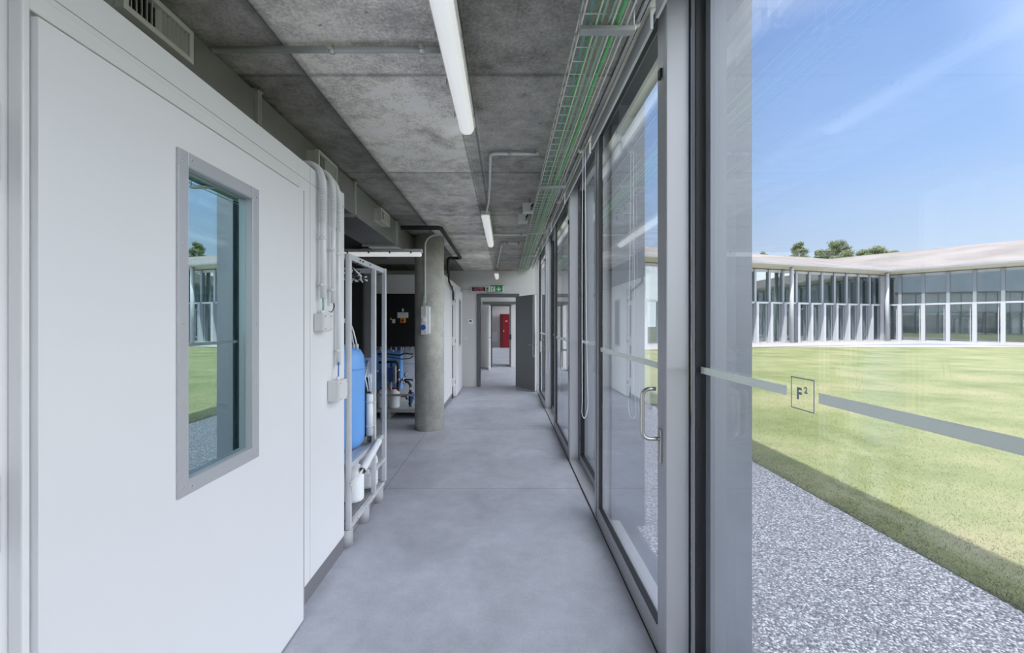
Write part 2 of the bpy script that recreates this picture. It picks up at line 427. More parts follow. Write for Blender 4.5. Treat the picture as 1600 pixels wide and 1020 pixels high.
# ------------------------------------------------------------------ setting: shell of the corridor building
CZ = 2.745
MB().box(-4.4, 0.53, -4.5, 10.0, CZ, CZ + 0.25).build('ceiling', m_ceil, **STR)
MB().box(-4.6, -4.4, -4.5, 10.0, 0, 3.0).build('wall_left', m_wallgrey, **STR)
MB().box(-4.6, 1.0, -4.7, -4.5, 0, 3.05).build('wall_back', m_wallgrey, **STR)
b = MB(); b.box(-4.6, -0.60, 10.0, 10.14, 0, 3.05); b.box(0.245, 0.76, 10.0, 10.14, 0, 3.05); b.box(-0.60, 0.245, 10.0, 10.14, 2.16, 3.05)
b.build('wall_end', m_wallgrey, **STR)
# blind recess above the glazing
MB().box(0.53, 0.98, -4.5, 26.8, 3.06, 3.2).build('trim_recess_top', m_alu_d, **STR)
MB().box(0.515, 0.53, -4.5, 10.0, 2.996, 3.06).build('trim_recess_side', m_alu_d, **STR)
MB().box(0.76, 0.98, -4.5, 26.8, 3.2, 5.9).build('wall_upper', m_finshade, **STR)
MB().box(-14, 1.19, -30, 30, 5.9, 6.1).build('roof', m_roof, **STR)
# rooms beyond the end door
MB().box(-3.2, -3.0, 10.14, 26.8, 0, 3.0).build('wall_beyond_left', m_wallgrey, **STR)
b = MB(); b.box(-3.0, -0.46, 14.5, 14.64, 0, 2.745); b.box(0.13, 0.76, 14.5, 14.64, 0, 2.745); b.box(-0.46, 0.13, 14.5, 14.64, 2.09, 2.745)
b.build('wall_beyond', m_wallgrey, **STR)
MB().box(-3.2, 0.98, 26.8, 27.0, 0, 3.2).build('wall_far', m_wallgrey, **STR)
MB().box(-3.2, 0.53, 10.0, 26.8, CZ, CZ + 0.25).build('ceiling_beyond', m_white2, **STR)

# ------------------------------------------------------------------ glazed facade (right)
XD, XF = 0.72, 0.84          # door glass plane, fixed glass plane
PY = [1.835 + 2.78 * k for k in range(-2, 4)]     # pillars nearest edge
JY = [3.25 + 2.78 * k for k in range(-2, 4)]
ZT = 3.0
decal_n = 0
def band(y0, y1, xg, parent):
    MB().box(xg - 0.0115, xg - 0.0105, y0, y1, 1.288, 1.318).build('safety_band', m_decal, parent, label='frosted grey safety stripe')
def door_bay(i, y0, y1, handle=True):
    r = thing('door_%d' % i, (XD, y0, 0), 'tall glazed aluminium door with frosted stripe and steel handle', kind='structure')
    f = MB()
    f.box(0.70, 0.745, y0, y0 + 0.08, 0.0, ZT); f.box(0.70, 0.745, y1 - 0.06, y1, 0.0, ZT)
    f.box(0.70, 0.745, y0 + 0.08, y1 - 0.06, 0.0, 0.10); f.box(0.70, 0.745, y0 + 0.08, y1 - 0.06, ZT - 0.08, ZT)
    f.build('door_stile_frame', m_alu, r, bevel=0.003)
    g = MB()
    for (a, c, zz0, zz1) in ((y0 + 0.08, y0 + 0.086, 0.1, ZT - 0.08), (y1 - 0.068, y1 - 0.06, 0.1, ZT - 0.08)):
        g.box(0.703, 0.735, a, c, zz0, zz1)
    g.box(0.703, 0.735, y0 + 0.1, y1 - 0.06, 0.10, 0.108); g.box(0.703, 0.735, y0 + 0.1, y1 - 0.06, ZT - 0.088, ZT - 0.08)
    g.box(0.6985, 0.7005, y1 - 0.004, y1 + 0.004, 0, ZT)
    g.build('gasket', m_gasket, r)
    p = MB().box(0.716, 0.726, y0 + 0.086, y1 - 0.068, 0.108, ZT - 0.088).build('pane', m_glass, r)
    MB().box(0.7145, 0.7155, y0 + 0.104, y1 - 0.069, 1.288, 1.318).build('safety_band', m_decal, r, label='frosted grey safety stripe')
    if handle:
        h = MB(); yh = y0 + 0.036
        pts = [(0.70, yh, 0.98)] + [(0.67, yh, 0.98)] + arc((0.655, yh, 0.98), (0.615, yh, 1.02), (0.615, yh, 0.98)) + arc((0.615, yh, 1.165), (0.655, yh, 1.205), (0.615, yh, 1.205)) + [(0.675, yh, 1.205)]
        h.tube(pts, 0.0095, 12)
        hh = h.build('door_handle', m_steel, r, label='brushed steel C-shaped pull handle')
        MB().box(0.690, 0.6999, yh - 0.018, yh + 0.018, 0.875, 1.025).build('lock_plate', m_steel, hh, bevel=0.003)
    # hinge at top
    MB().box(0.69, 0.70, y0 + 0.02, y0 + 0.05, 2.6, 2.64).build('stop_block', m_gasket, r)
    return r
def fixed_bay(i, y0, y1):
    r = thing('window_%d' % i, (XF, y0, 0), 'tall fixed pane in a grey aluminium frame', kind='structure')
    f = MB()
    f.box(XF - 0.035, XF + 0.0112, y0, y0 + 0.05, 0.0, ZT); f.box(XF - 0.035, XF + 0.0112, y1 - 0.03, y1, 0.0, ZT)
    f.box(XF - 0.035, XF + 0.0112, y0 + 0.05, y1 - 0.03, 0.0, 0.07); f.box(XF - 0.035, XF + 0.0112, y0 + 0.05, y1 - 0.03, ZT - 0.06, ZT)
    f.build('window_frame', m_alu, r, bevel=0.003)
    g = MB()
    g.box(XF - 0.03, XF + 0.02, y0 + 0.05, y0 + 0.06, 0.07, ZT - 0.06); g.box(XF - 0.03, XF + 0.02, y1 - 0.04, y1 - 0.03, 0.07, ZT - 0.06)
    g.box(XF - 0.03, XF + 0.02, y0 + 0.06, y1 - 0.04, 0.07, 0.078)
    g.build('gasket', m_gasket, r)
    MB().box(XF - 0.01, XF + 0.01, y0 + 0.06, y1 - 0.04, 0.078, ZT - 0.06).build('pane', m_glass, r)
    return r
nd = nw = 0
for k in range(5):
    a, c = PY[k] + 0.031, JY[k]
    if k == 1: c -= 0.08
    nd += 1; door_bay(nd, a, c, handle=(0 <= k))
    y0, y1 = JY[k] + 0.05, PY[k + 1]
    if k == 1: y0 -= 0.08
    if k == 4: y1 = 9.99
    nw += 1; wn = fixed_bay(nw, y0, y1)
    if k == 1:     # nearest pane carries the square logo
        yl, yr = XF * 660 / 452, XF * 660 / 489       # far and near edges of the square
        zc = 1.302
        MB().box(XF - 0.0115, XF - 0.0105, yl + 0.018, y1 - 0.041, zc - 0.014, zc + 0.014).build('safety_band', m_decal, wn)
        MB().box(XF - 0.0115, XF - 0.0105, y0 + 0.061, yr - 0.016, zc - 0.014, zc + 0.014).build('safety_band', m_decal, wn)
        q = MB(); h2 = 0.045; t_ = 0.0028
        q.box(XF - 0.0115, XF - 0.0105, yr, yl, zc + h2 - t_, zc + h2); q.box(XF - 0.0115, XF - 0.0105, yr, yl, zc - h2, zc - h2 + t_)
        q.box(XF - 0.0115, XF - 0.0105, yr, yr + t_, zc - h2 + t_, zc + h2 - t_); q.box(XF - 0.0115, XF - 0.0105, yl - t_, yl, zc - h2 + t_, zc + h2 - t_)
        q.build('logo_square', m_logo, wn, label='thin grey square outline')
        ym = (yl + yr) / 2
        text_part('F', 0.046, (XF - 0.011, ym + 0.013, zc - 0.002), (0, -1, 0), (0, 0, 1), m_logo, wn, 'logo_letter', 0.0004, bold=0.0016)
        text_part('2', 0.025, (XF - 0.011, ym - 0.014, zc + 0.012), (0, -1, 0), (0, 0, 1), m_logo, wn, 'logo_numeral', 0.0004, bold=0.0009)
    else:
        MB().box(XF - 0.0115, XF - 0.0105, y0 + 0.061, y1 - 0.041, 1.288, 1.318).build('safety_band', m_decal, wn)
# pillars, jamb posts, fins
for k, y in enumerate(PY[:-1]):
    r = thing('trim_%d' % (k + 1), (0.75, y, 0), 'grey aluminium pillar between glazed bays', kind='structure')
    MB().box(0.698, 0.797, y, y + 0.03, 0, 3.05).build('pillar', m_alu, r, bevel=0.004)
    g = MB(); g.box(0.7975, 0.808, y + 0.006, y + 0.03, 0, 3.05); g.build('gasket', m_gasket, r)
    MB().box(0.8515, 1.024, y - 0.08, y - 0.02, GZ, 5.9).build('fin', m_ownfin, r)
for k, y in enumerate(JY[:-1]):
    if k == 1: y -= 0.08
    r = thing('trim_%d' % (k + 11), (0.72, y, 0), 'slim grey aluminium post between glazed bays', kind='structure')
    MB().box(0.695, 0.80, y + 0.004, y + 0.046, 0, 3.05).build('post', m_alu, r, bevel=0.003)
    MB().box(0.802, 1.05, y - 0.06, y + 0.01, GZ, 5.9).build('fin', m_ownfin, r)
# threshold
b = MB(); b.box(0.692, 0.86, -4.5, 10.0, -0.001, 0.012); b.build('trim_threshold', m_alu, **STR)
b = MB(); b.box(0.686, 0.692, -4.5, 10.0, -0.001, 0.006); b.build('trim_threshold_edge', m_gasket, **STR)
MB().box(0.70, 0.86, -4.5, 10.0, 3.0, 3.06).build('trim_head', m_alu_d, **STR)
# glazing of the rooms beyond (same rhythm, simple)
for j in range(6):
    y0 = 10.2 + j * 2.75
    if j == 1: y0 = 12.95
    r = thing('window_%d' % (nw + 1 + j), (XF, y0, 0), 'glazed bay of the room beyond the end door', kind='structure')
    f = MB(); f.box(0.78, 0.86, y0, y0 + 0.1, 0, 3.05); f.box(0.78, 0.86, y0 + 0.1, y0 + 2.75, 0, 0.08); f.build('window_frame', m_alu, r)
    MB().box(0.84, 0.85, y0 + 0.1, y0 + 2.75, 0.08, 3.0).build('pane', m_glass, r)
    MB().box(0.90, 1.05, y0, y0 + 0.07, GZ, 5.9).build('fin', m_ownfin, r)

# ------------------------------------------------------------------ near test chamber (left)
XP = -1.065
ch = thing('climate_chamber', (-2.2, 0.5, 0), 'long white cleanroom chamber at left whose glazed door fills the foreground', 'chamber')
YE = 2.79; ZH = 2.356
MB().box(-3.4, XP, 2.135 + 0.03, YE, 0.10, ZH).build('wall_panel', m_white, ch, bevel=0.004)
MB().box(-3.4, XP, -3.4, 0.9175, 0.10, ZH).build('wall_panel', m_white, ch, bevel=0.004)
MB().box(-3.4, XP, 0.918, 2.164, 2.18, ZH).build('wall_panel', m_white, ch, bevel=0.002)
MB().box(-3.4, XP - 0.004, -3.4, 0.9175, 0, 0.10).build('skirting', m_skirt, ch)
MB().box(-3.4, XP - 0.004, 2.165, YE, 0, 0.10).build('skirting', m_skirt, ch)
b = MB(); b.box(XP - 0.001, XP + 0.0008, -3.4, YE, 2.262, 2.2645); b.box(XP - 0.001, XP + 0.0008, 2.30, 2.302, 0.1, 2.35)
b.build('panel_seam', m_seam, ch)
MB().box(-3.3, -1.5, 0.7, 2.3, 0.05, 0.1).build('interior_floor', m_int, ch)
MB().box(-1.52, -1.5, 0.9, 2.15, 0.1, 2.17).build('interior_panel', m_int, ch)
fr = MB(); fr.box(XP, -1.032, 0.902, 0.918, 0, 2.235); fr.box(XP, -1.045, 2.143, 2.170, 0, 2.235); fr.box(XP, -1.045, 0.918, 2.143, 2.19, 2.235)
fr.build('door_frame', m_white2, ch, bevel=0.004)
fr = MB(); fr.box(XP, -1.045, 0.9182, 0.9198, 0, 2.19); fr.box(XP - 0.06, -1.058, 2.136, 2.143, 0, 2.19); fr.box(XP - 0.06, -1.058, 0.92, 2.136, 2.172, 2.19)
fr.build('door_gap', m_seam, ch)
XL = -1.018; dy0, dy1, dz1 = 0.92, 2.133, 2.168
wy0, wy1, wz0, wz1 = 1.345, 1.69, 1.0, 2.0      # glass aperture
b = MB()
b.box(XL - 0.06, XL, dy0, wy0, 0.008, dz1); b.box(XL - 0.06, XL, wy1, dy1, 0.008, dz1)
b.box(XL - 0.06, XL, wy0, wy1, 0.008, wz0); b.box(XL - 0.06, XL, wy0, wy1, wz1, dz1)
dr = b.build('door', m_white, ch, label='flush white door leaf with a tall glass panel')
b = MB(); b.box(XL - 0.06, XL + 0.0012, dy1 - 0.006, dy1 + 0.0015, 0.005, dz1 + 0.001); b.box(XL - 0.02, XL + 0.0012, dy0, dy1, 0.004, 0.0075); b.build('edge_trim', m_seam, dr)
b = MB(); o0, o1, p0, p1 = 1.304, 1.732, 0.955, 2.045
b.box(XL, XL + 0.008, o0, wy0, p0, p1); b.box(XL, XL + 0.008, wy1, o1, p0, p1); b.box(XL, XL + 0.008, wy0, wy1, p0, wz0); b.box(XL, XL + 0.008, wy0, wy1, wz1, p1)
b.box(XL - 0.05, XL + 0.007, wy1 - 0.003, wy1, wz0, wz1); b.box(XL - 0.05, XL + 0.007, wy0, wy0 + 0.003, wz0, wz1)
b.box(XL - 0.05, XL + 0.007, wy0, wy1, wz0, wz0 + 0.003); b.box(XL - 0.05, XL + 0.007, wy0, wy1, wz1 - 0.003, wz1)
b.build('window_frame', m_winframe, dr, bevel=0.0015, label='satin grey metal surround with screws')
b = MB()
for (yy, zz) in [(o0 + 0.02, z) for z in (0.985, 1.25, 1.5, 1.75, 2.01)] + [(o1 - 0.02, z) for z in (0.985, 1.25, 1.5, 1.75, 2.01)] + [(1.36, 0.975), (1.36, 2.025), (1.675, 0.975), (1.675, 2.025)]:
    b.lathe((XL + 0.008, yy, zz), [(0.0035, -0.001), (0.0035, 0.0006), (0.002, 0.0012)], 10, 'x')
b.build('screw', m_steel, dr, kind='stuff')
MB().box(XL - 0.026, XL - 0.020, wy0 + 0.004, wy1 - 0.004, wz0 + 0.004, wz1 - 0.004).build('pane', m_glass_port, dr, label='reflective greenish glass')
b = MB()
for xx in (-0.032, -0.042, -0.052):
    b.box(XL + xx, XL + xx + 0.003, wy1 - 0.020, wy1 - 0.004, wz0 + 0.006, wz1 - 0.006)
b.build('glass_edge', m_glass_edge, dr)
for (za, zb) in ((1.78, 1.95), (1.03, 1.20), (0.22, 0.39)):
    MB().box(-1.064, XL + 0.004, 0.78, 0.856, za, zb).build('hinge', m_plastic, dr, bevel=0.012, seg=4)

# ------------------------------------------------------------------ far test chamber
c2 = thing('climate_chamber', (-2.2, 8.6, 0), 'white cleanroom chamber beyond the concrete column with a hinged door', 'chamber')
MB().box(-3.6, XP, 7.33, 9.98, 0.10, 2.345).build('wall_panel', m_white, c2, bevel=0.004)
MB().box(-3.6, XP - 0.004, 7.34, 9.975, 0, 0.10).build('skirting', m_skirt, c2)
MB().box(XP, XP + 0.012, 8.42, 8.47, 0, 2.25).build('door_gap', m_gasket, c2)
d2 = MB().box(XP, -1.0, 8.55, 9.72, 0.03, 2.2).build('door', m_white, c2, bevel=0.003, label='white door leaf with a narrow window')
MB().box(-1.0, -0.994, 9.02, 9.42, 1.0, 2.03).build('window_frame', m_winframe, d2)
MB().box(-0.994, -0.991, 9.06, 9.38, 1.04, 1.99).build('pane', M('far_port_glass', (0.12, 0.14, 0.17, 1), 0.1), d2)
for z in (0.24, 1.06, 1.86):
    hg = MB().box(XP + 0.002, -1.012, 8.38, 8.52, z, z + 0.17).build('hinge', m_plastic, d2, bevel=0.008)
    MB().box(-1.012, -1.008, 8.43, 8.48, z + 0.05, z + 0.12).build('hinge_pin', m_gasket, hg)
MB().box(-3.6, XP + 0.0015, 8.14, 8.145, 0.1, 2.34).build('panel_seam', m_seam, c2)

# conduits and boxes on the near chamber
def wall_pipe(x, y, ztop, zbot, r, label, clips, flex=True):
    t = thing('conduit', (x, y, zbot), label, 'conduit', 'white conduits on the chamber wall')
    pts = [(x - 0.16, y + 0.0, ztop + 0.085)] + arc((x - 0.10, y, ztop + 0.09), (x, y, ztop - 0.05), (x, y, ztop + 0.09), 8)
    b = MB(); b.tube(pts, r * 1.25, 12)
    # ribbed flexible top
    for i in range(22):
        z = ztop - 0.05 - i * 0.009
        b.lathe((x, y, z), [(r * 1.1, -0.004), (r * 1.35, 0), (r * 1.1, 0.004)], 12)
    b.build('flexible_elbow', m_pvc, t)
    MB().tube([(x, y, ztop - 0.05), (x, y, zbot)], r, 14).build('rigid_tube', m_pvc, t)
    for z in clips:
        q = MB(); q.lathe((x, y, z), [(r + 0.004, -0.008), (r + 0.004, 0.008)], 14); q.box(XP, x, y - 0.008, y + 0.008, z - 0.006, z + 0.006)
        q.box(x - 0.005, x + 0.005, y - r - 0.018, y - r, z - 0.006, z + 0.006)
        q.build('pipe_clip', m_plastic, t, bevel=0.002)
    return t
wall_pipe(-1.030, 2.385, 2.31, 1.64, 0.016, 'left white conduit ending above the small open box with a green cable', (1.98, 1.715))
wall_pipe(-1.032, 2.53, 2.32, 1.62, 0.014, 'middle white conduit ending with loose wires beside the longer one', (1.94, 1.70))
wall_pipe(-1.036, 2.62, 2.31, 1.24, 0.013, 'right white conduit running down to the lower closed junction box', (1.33, 1.93))
def jbox(x1, y0, y1, z0, z1, label):
    t = thing('junction_box', (XP, (y0 + y1) / 2, z0), label, 'junction box')
    MB().box(XP + 0.001, x1, y0, y1, z0, z1).build('housing', m_plastic, t, bevel=0.006, seg=3)
    MB().box(x1 - 0.001, x1 + 0.005, y0 + 0.004, y1 - 0.004, z0 + 0.004, z1 - 0.004).build('lid', m_plastic, t, bevel=0.002)
    q = MB()
    for (yy, zz) in ((y0 + .015, z0 + .015), (y1 - .015, z0 + .015), (y0 + .015, z1 - .015), (y1 - .015, z1 - .015)):
        q.lathe((x1 + 0.005, yy, zz), [(0.005, 0), (0.004, 0.002)], 10, 'x')
    q.build('lid_screw', m_steel, t, kind='stuff')
    MB().lathe((x1 - 0.028, (y0 + y1) / 2, z1), [(0.014, 0), (0.014, 0.012), (0.010, 0.02)], 14).build('cable_gland', m_pvc, t)
    return t
jbox(-1.01, 2.34, 2.45, 1.455, 1.555, 'small light grey junction box under the left conduit')
jbox(-0.995, 2.52, 2.65, 1.03, 1.155, 'larger light grey junction box low near the panel corner')
MB().tube([(-1.032, 2.385, 1.67), (-1.030, 2.388, 1.60), (-1.035, 2.395, 1.555)], 0.006, 8).build('cable', m_teal, label='short green cable entering the small junction box', category='cable')
MB().tube([(-1.028, 2.60, 1.26), (-1.025, 2.59, 1.2), (-1.024, 2.585, 1.16)], 0.004, 8).build('cable', m_bluesock, label='short blue cable entering the larger junction box', category='cable')
b = MB(); b.tube([(-1.032, 2.53, 1.64), (-1.03, 2.53, 1.59), (-1.03, 2.50, 1.565), (-1.03, 2.46, 1.57)], 0.002, 6)
b.tube([(-1.03, 2.532, 1.64), (-1.026, 2.532, 1.60), (-1.026, 2.51, 1.575), (-1.03, 2.48, 1.565)], 0.002, 6)
b.build('loose_wire', m_gasket, label='thin loose wires hanging from the middle conduit end', category='wire')

# ------------------------------------------------------------------ ventilation duct
du = thing('ventilation_duct', (-1.5, 3, 2.44), 'galvanised rectangular air duct running under the concrete ceiling', 'duct')
for (a, c) in ((-3.2, 0.80), (0.83, 2.215), (2.245, 3.645), (3.675, 5.055), (5.085, 6.22)):
    MB().box(-1.70, -1.315, a, c, 2.44, 2.72).build('duct_section', m_duct, du, bevel=0.003)
for y in (0.815, 2.23, 3.66, 5.07):
    f = MB()
    for dy in (-0.016, 0.004):
        f.box(-1.72, -1.295, y + dy, y + dy + 0.011, 2.42, 2.735)
    f.build_each('duct_flange', m_galv, du, bevel=0.002)
    b = MB()
    for z in (2.425, 2.73):
        b.box(-1.30, -1.285, y - 0.02, y + 0.02, z - 0.008, z + 0.008)
    b.build_each('flange_corner', m_steel, du)
for (y0, y1) in ((1.363, 1.67), (2.785, 3.10), (4.195, 4.50)):
    v = MB(); x0, x1 = -1.315, -1.232; z0, z1 = 2.52, 2.65
    v.box(x0, x1 - 0.03, y0 + 0.006, y1 - 0.006, z0 + 0.005, z1 - 0.005)
    vo = v.build('vent_box', m_grille, du)
    v = MB(); t = 0.02
    v.box(x1 - 0.03, x1, y0, y1, z0, z0 + t); v.box(x1 - 0.03, x1, y0, y1, z1 - t, z1)
    v.box(x1 - 0.03, x1, y0, y0 + t, z0 + t, z1 - t); v.box(x1 - 0.03, x1, y1 - t, y1, z0 + t, z1 - t)
    v.build('vent_frame', m_grille, vo, bevel=0.002)
    MB().box(x1 - 0.0295, x1 - 0.028, y0 + t, y1 - t, z0 + t, z1 - t).build('vent_dark_back', m_black, vo)  # black sheet painted in for the shade inside the vent
    v = MB(); n = 13
    for i in range(n):
        yy = y0 + t + (y1 - y0 - 2 * t) * (i + 0.5) / n
        ang = -0.62 if i < 6 else 0.35
        ux = Vector((math.cos(ang), math.sin(ang), 0)); uy = Vector((-math.sin(ang), math.cos(ang), 0))
        v.obox(Vector((x1 - 0.026, yy, 0)), ux, uy, Vector((0, 0, 1)), (0, 0.02), (-0.001, 0.001), (z0 + t, z1 - t))
    v.build('vent_louvre', m_grille, vo)

# ------------------------------------------------------------------ concrete column
b = MB(); b.lathe((-1.09, 6.05, 0), [(0.207, 0.0), (0.207, CZ)], 64)
b.box(-1.088, -1.082, 5.8415, 5.846, 0, CZ)
b.build('column', m_col, kind='structure', loc=(-1.09, 6.05, 0), label='round bare concrete column')

# ceiling conduits ------------------------------------------------------------
def conduit(pts, r, label, clips, mat=m_galv, group=None):
    t = thing('ceiling_conduit', pts[0], label, 'conduit', group)
    MB().tube(pts, r, 12).build('tube', mat, t)
    for (x, y, z) in clips:
        b = MB(); b.lathe((x, y, z), [(r + 0.004, -0.012), (r + 0.004, 0.012)], 12, 'x'); b.box(x - 0.012, x + 0.012, y - r - 0.016, y - r, z - 0.01, z + 0.01)
        b.box(x - 0.007, x + 0.007, y - 0.006, y + 0.006, z, CZ)
        b.build('pipe_clip', m_steel, t, bevel=0.002)
conduit([(-1.30, 1.88, 2.718), (-0.22, 1.88, 2.718)], 0.0145, 'grey steel conduit crossing the ceiling nearest the viewer', [(-0.772, 1.88, 2.718), (-0.37, 1.88, 2.718)])
P = [(0.235, 3.04, 2.72), (-0.02, 3.04, 2.72)] + arc((-0.06, 3.04, 2.72), (-0.112, 3.10, 2.72), (-0.112, 3.04, 2.72)) + [(-0.14, 3.7, 2.72), (-0.175, 4.30, 2.72)] + arc((-0.18, 4.34, 2.72), (-0.2, 4.44, 2.66), (-0.19, 4.42, 2.715))
conduit(P, 0.011, 'white conduit bending along the ceiling to the middle lamp', [(0.21, 3.04, 2.72), (0.03, 3.04, 2.72)], m_pvc)
conduit([(0.30, 5.80, 2.715), (-0.88, 5.80, 2.715)] + arc((-0.94, 5.80, 2.715), (-1.11, 5.825, 2.55), (-1.11, 5.80, 2.70), 8) + [(-1.11, 5.825, 1.80)], 0.012, 'white conduit crossing the ceiling and dropping down the column', [(0.22, 5.80, 2.715)], m_pvc)
P = [(0.22, 6.45, 2.72), (0.06, 6.45, 2.72)] + arc((0.0, 6.45, 2.72), (-0.06, 6.52, 2.72), (-0.06, 6.45, 2.72)) + [(-0.14, 8.2, 2.72), (-0.19, 9.10, 2.70)]
conduit(P, 0.011, 'white conduit bending along the ceiling to the farthest lamp', [(0.20, 6.45, 2.72), (0.02, 6.45, 2.72)], m_pvc)
# black insulated pipe
t = thing('insulated_pipe', (-0.79, 5.13, 2.69), 'black insulated pipe zigzagging over the ceiling and down the far chamber', 'pipe')
MB().tube([(-1.27, 5.13, 2.66), (-0.83, 5.13, 2.66), (-0.79, 5.17, 2.66), (-0.80, 7.48, 2.66), (-0.83, 7.52, 2.66), (-1.0, 7.52, 2.66), (-1.025, 7.52, 2.63), (-1.025, 7.56, 2.38)], 0.028, 12).build('pipe_lagging', m_rubber, t)
MB().tube([(-1.025, 7.60, 2.40), (-1.02, 7.62, 2.25), (-1.03, 8.2, 2.15), (-1.03, 8.33, 2.10), (-1.03, 8.335, 1.95)], 0.018, 10).build('pipe_end', m_rubber, t)

# ------------------------------------------------------------------ luminaires
def lamp(x, y0, y1, zb, zt, label, axis='y'):
    t = thing('ceiling_lamp', (x, (y0 + y1) / 2, zb), label, 'lamp', None)
    prof = [(-0.052, zt - 0.045), (-0.045, zt), (0.045, zt), (0.052, zt - 0.045)]
    low = [(0.046, zt - 0.047), (0.040, zb + 0.025), (0.024, zb), (-0.024, zb), (-0.040, zb + 0.025), (-0.046, zt - 0.047)]
    T = (lambda a, y, z: (x + a, y, z)) if axis == 'y' else (lambda a, y, z: (y, x + a, z))
    d_ = (0, y1 - y0, 0) if axis == 'y' else (y1 - y0, 0, 0)
    b = MB(); b.prism([T(a, y0, z) for (a, z) in prof], d_); b.build('housing', m_plastic, t, bevel=0.008, seg=3)
    b = MB(); dd = 0.012
    d2_ = (0, y1 - y0 - 2 * dd, 0) if axis == 'y' else (y1 - y0 - 2 * dd, 0, 0)
    b.prism([T(a, y0 + dd, z) for (a, z) in low], d2_); b.build('diffuser', m_diff, t, bevel=0.016, seg=4)
    n = max(2, int((y1 - y0) / 0.27)); 
    for s_ in (-1, 1):
        for i in range(n):
            yy = y0 + (y1 - y0) * (i + 0.5) / n
            q = MB()
            if axis == 'y': q.box(x + s_ * 0.050, x + s_ * 0.056, yy - 0.008, yy + 0.008, zt - 0.062, zt - 0.035)
            else: q.box(yy - 0.008, yy + 0.008, x + s_ * 0.050, x + s_ * 0.056, zt - 0.062, zt - 0.035)
            q.build('clip', m_gasket if axis == 'x' else m_steel, t)
    q = MB()
    for f_ in (0.2, 0.8):
        yy = y0 + (y1 - y0) * f_
        if axis == 'y': q.box(x - 0.02, x + 0.02, yy - 0.02, yy + 0.02, zt - 0.002, CZ)
        else: q.box(yy - 0.004, yy + 0.004, x - 0.004, x + 0.004, zt - 0.002, CZ)
    q.build_each('bracket', m_steel, t)
    return t
lamp(-0.225, 0.88, 2.48, 2.595, 2.69, 'long white fluorescent lamp on the ceiling nearest the viewer')
lamp(-0.215, 4.45, 6.10, 2.59, 2.69, 'white fluorescent lamp at the middle of the corridor ceiling')
lamp(-0.20, 9.12, 9.85, 2.52, 2.62, 'small distant white lamp above the green exit sign')
lamp(5.45, -2.7, -1.075, 2.36, 2.455, 'white tube lamp hanging crosswise beside the round column', 'x')

# ------------------------------------------------------------------ cable tray
ct = thing('cable_tray', (0.37, 4, 2.62), 'wire basket cable tray hanging along the ceiling edge', 'cable tray')
b = MB(); X0, X1, ZB, ZS = 0.285, 0.455, 2.625, 2.68
for xx, zz in ((X0, ZB), (X0 + 0.055, ZB), (X0 + 0.115, ZB), (X1, ZB), (X0, ZS), (X1, ZS)):
    b.tube([(xx, -3, zz), (xx, 9.9, zz)], 0.0032, 6)
y = 0.6
while y < 9.9:
    b.tube([(X0, y, ZS), (X0, y, ZB - 0.004), (X1, y, ZB - 0.004), (X1, y, ZS)], 0.0034, 5); y += 0.093
b.build('wire_basket', m_tray, ct)
for yy in (-0.2, 1.6, 3.44, 5.2, 7.0, 8.8):
    q = MB(); q.box(X0 - 0.005, X1 + 0.035, yy - 0.018, yy + 0.018, ZB - 0.026, ZB - 0.007); q.build('support_bar', m_galv, ct, bevel=0.003)
    q = MB(); q.tube([(X0 + 0.0, yy, ZB - 0.01), (X0 - 0.0, yy, CZ)], 0.004, 8); q.tube([(X1 + 0.03, yy, ZB - 0.01), (X1 + 0.03, yy, CZ)], 0.004, 8); q.build_each('hanger_rod', m_galv, ct)
def cable(x, z, r, m, label, seed):
    rnd = random.Random(seed); pts = []
    y = -3.0
    while y < 9.7:
        pts.append((x + rnd.uniform(-0.004, 0.004), y, z + rnd.uniform(0, 0.004))); y += 0.5
    MB().tube(pts, r, 8).build('cable', m, label=label, category='cable', group='cables in the ceiling tray')
cable(0.420, 2.638, 0.0085, m_green, 'bright green cable along the glass side of the ceiling tray', 1)
cable(0.392, 2.636, 0.006, m_greenp, 'pale green cable beside the bright one in the tray', 2)
cable(0.360, 2.637, 0.0075, m_greenp, 'thicker pale green cable in the middle of the tray', 3)
cable(0.338, 2.636, 0.006, m_green, 'thin green cable left of the tray middle', 4)
cable(0.312, 2.637, 0.007, m_teal, 'teal cable along the room side of the tray', 5)
for i, (yy, xa) in enumerate(((4.2, 0.19), (4.62, 0.16))):
    t = thing('junction_box', (xa + 0.05, yy, 2.6), ('nearer' if i == 0 else 'farther') + ' grey box of the pair under the ceiling left of the cable tray', 'junction box')
    MB().box(xa - 0.02, xa + 0.08, yy, yy + 0.05, 2.60, 2.70).build('housing', m_plastic, t, bevel=0.004)
    MB().tube([(xa + 0.06, yy - 0.005, 2.66), (xa + 0.08, yy - 0.03, 2.68), (xa + 0.07, yy - 0.035, 2.64), (xa + 0.06, yy - 0.02, 2.62)], 0.006, 8).build('cable_tail', m_gasket, t)
    MB().box(xa + 0.04, xa + 0.06, yy + 0.01, yy + 0.03, 2.69, CZ).build('bracket', m_steel, t)

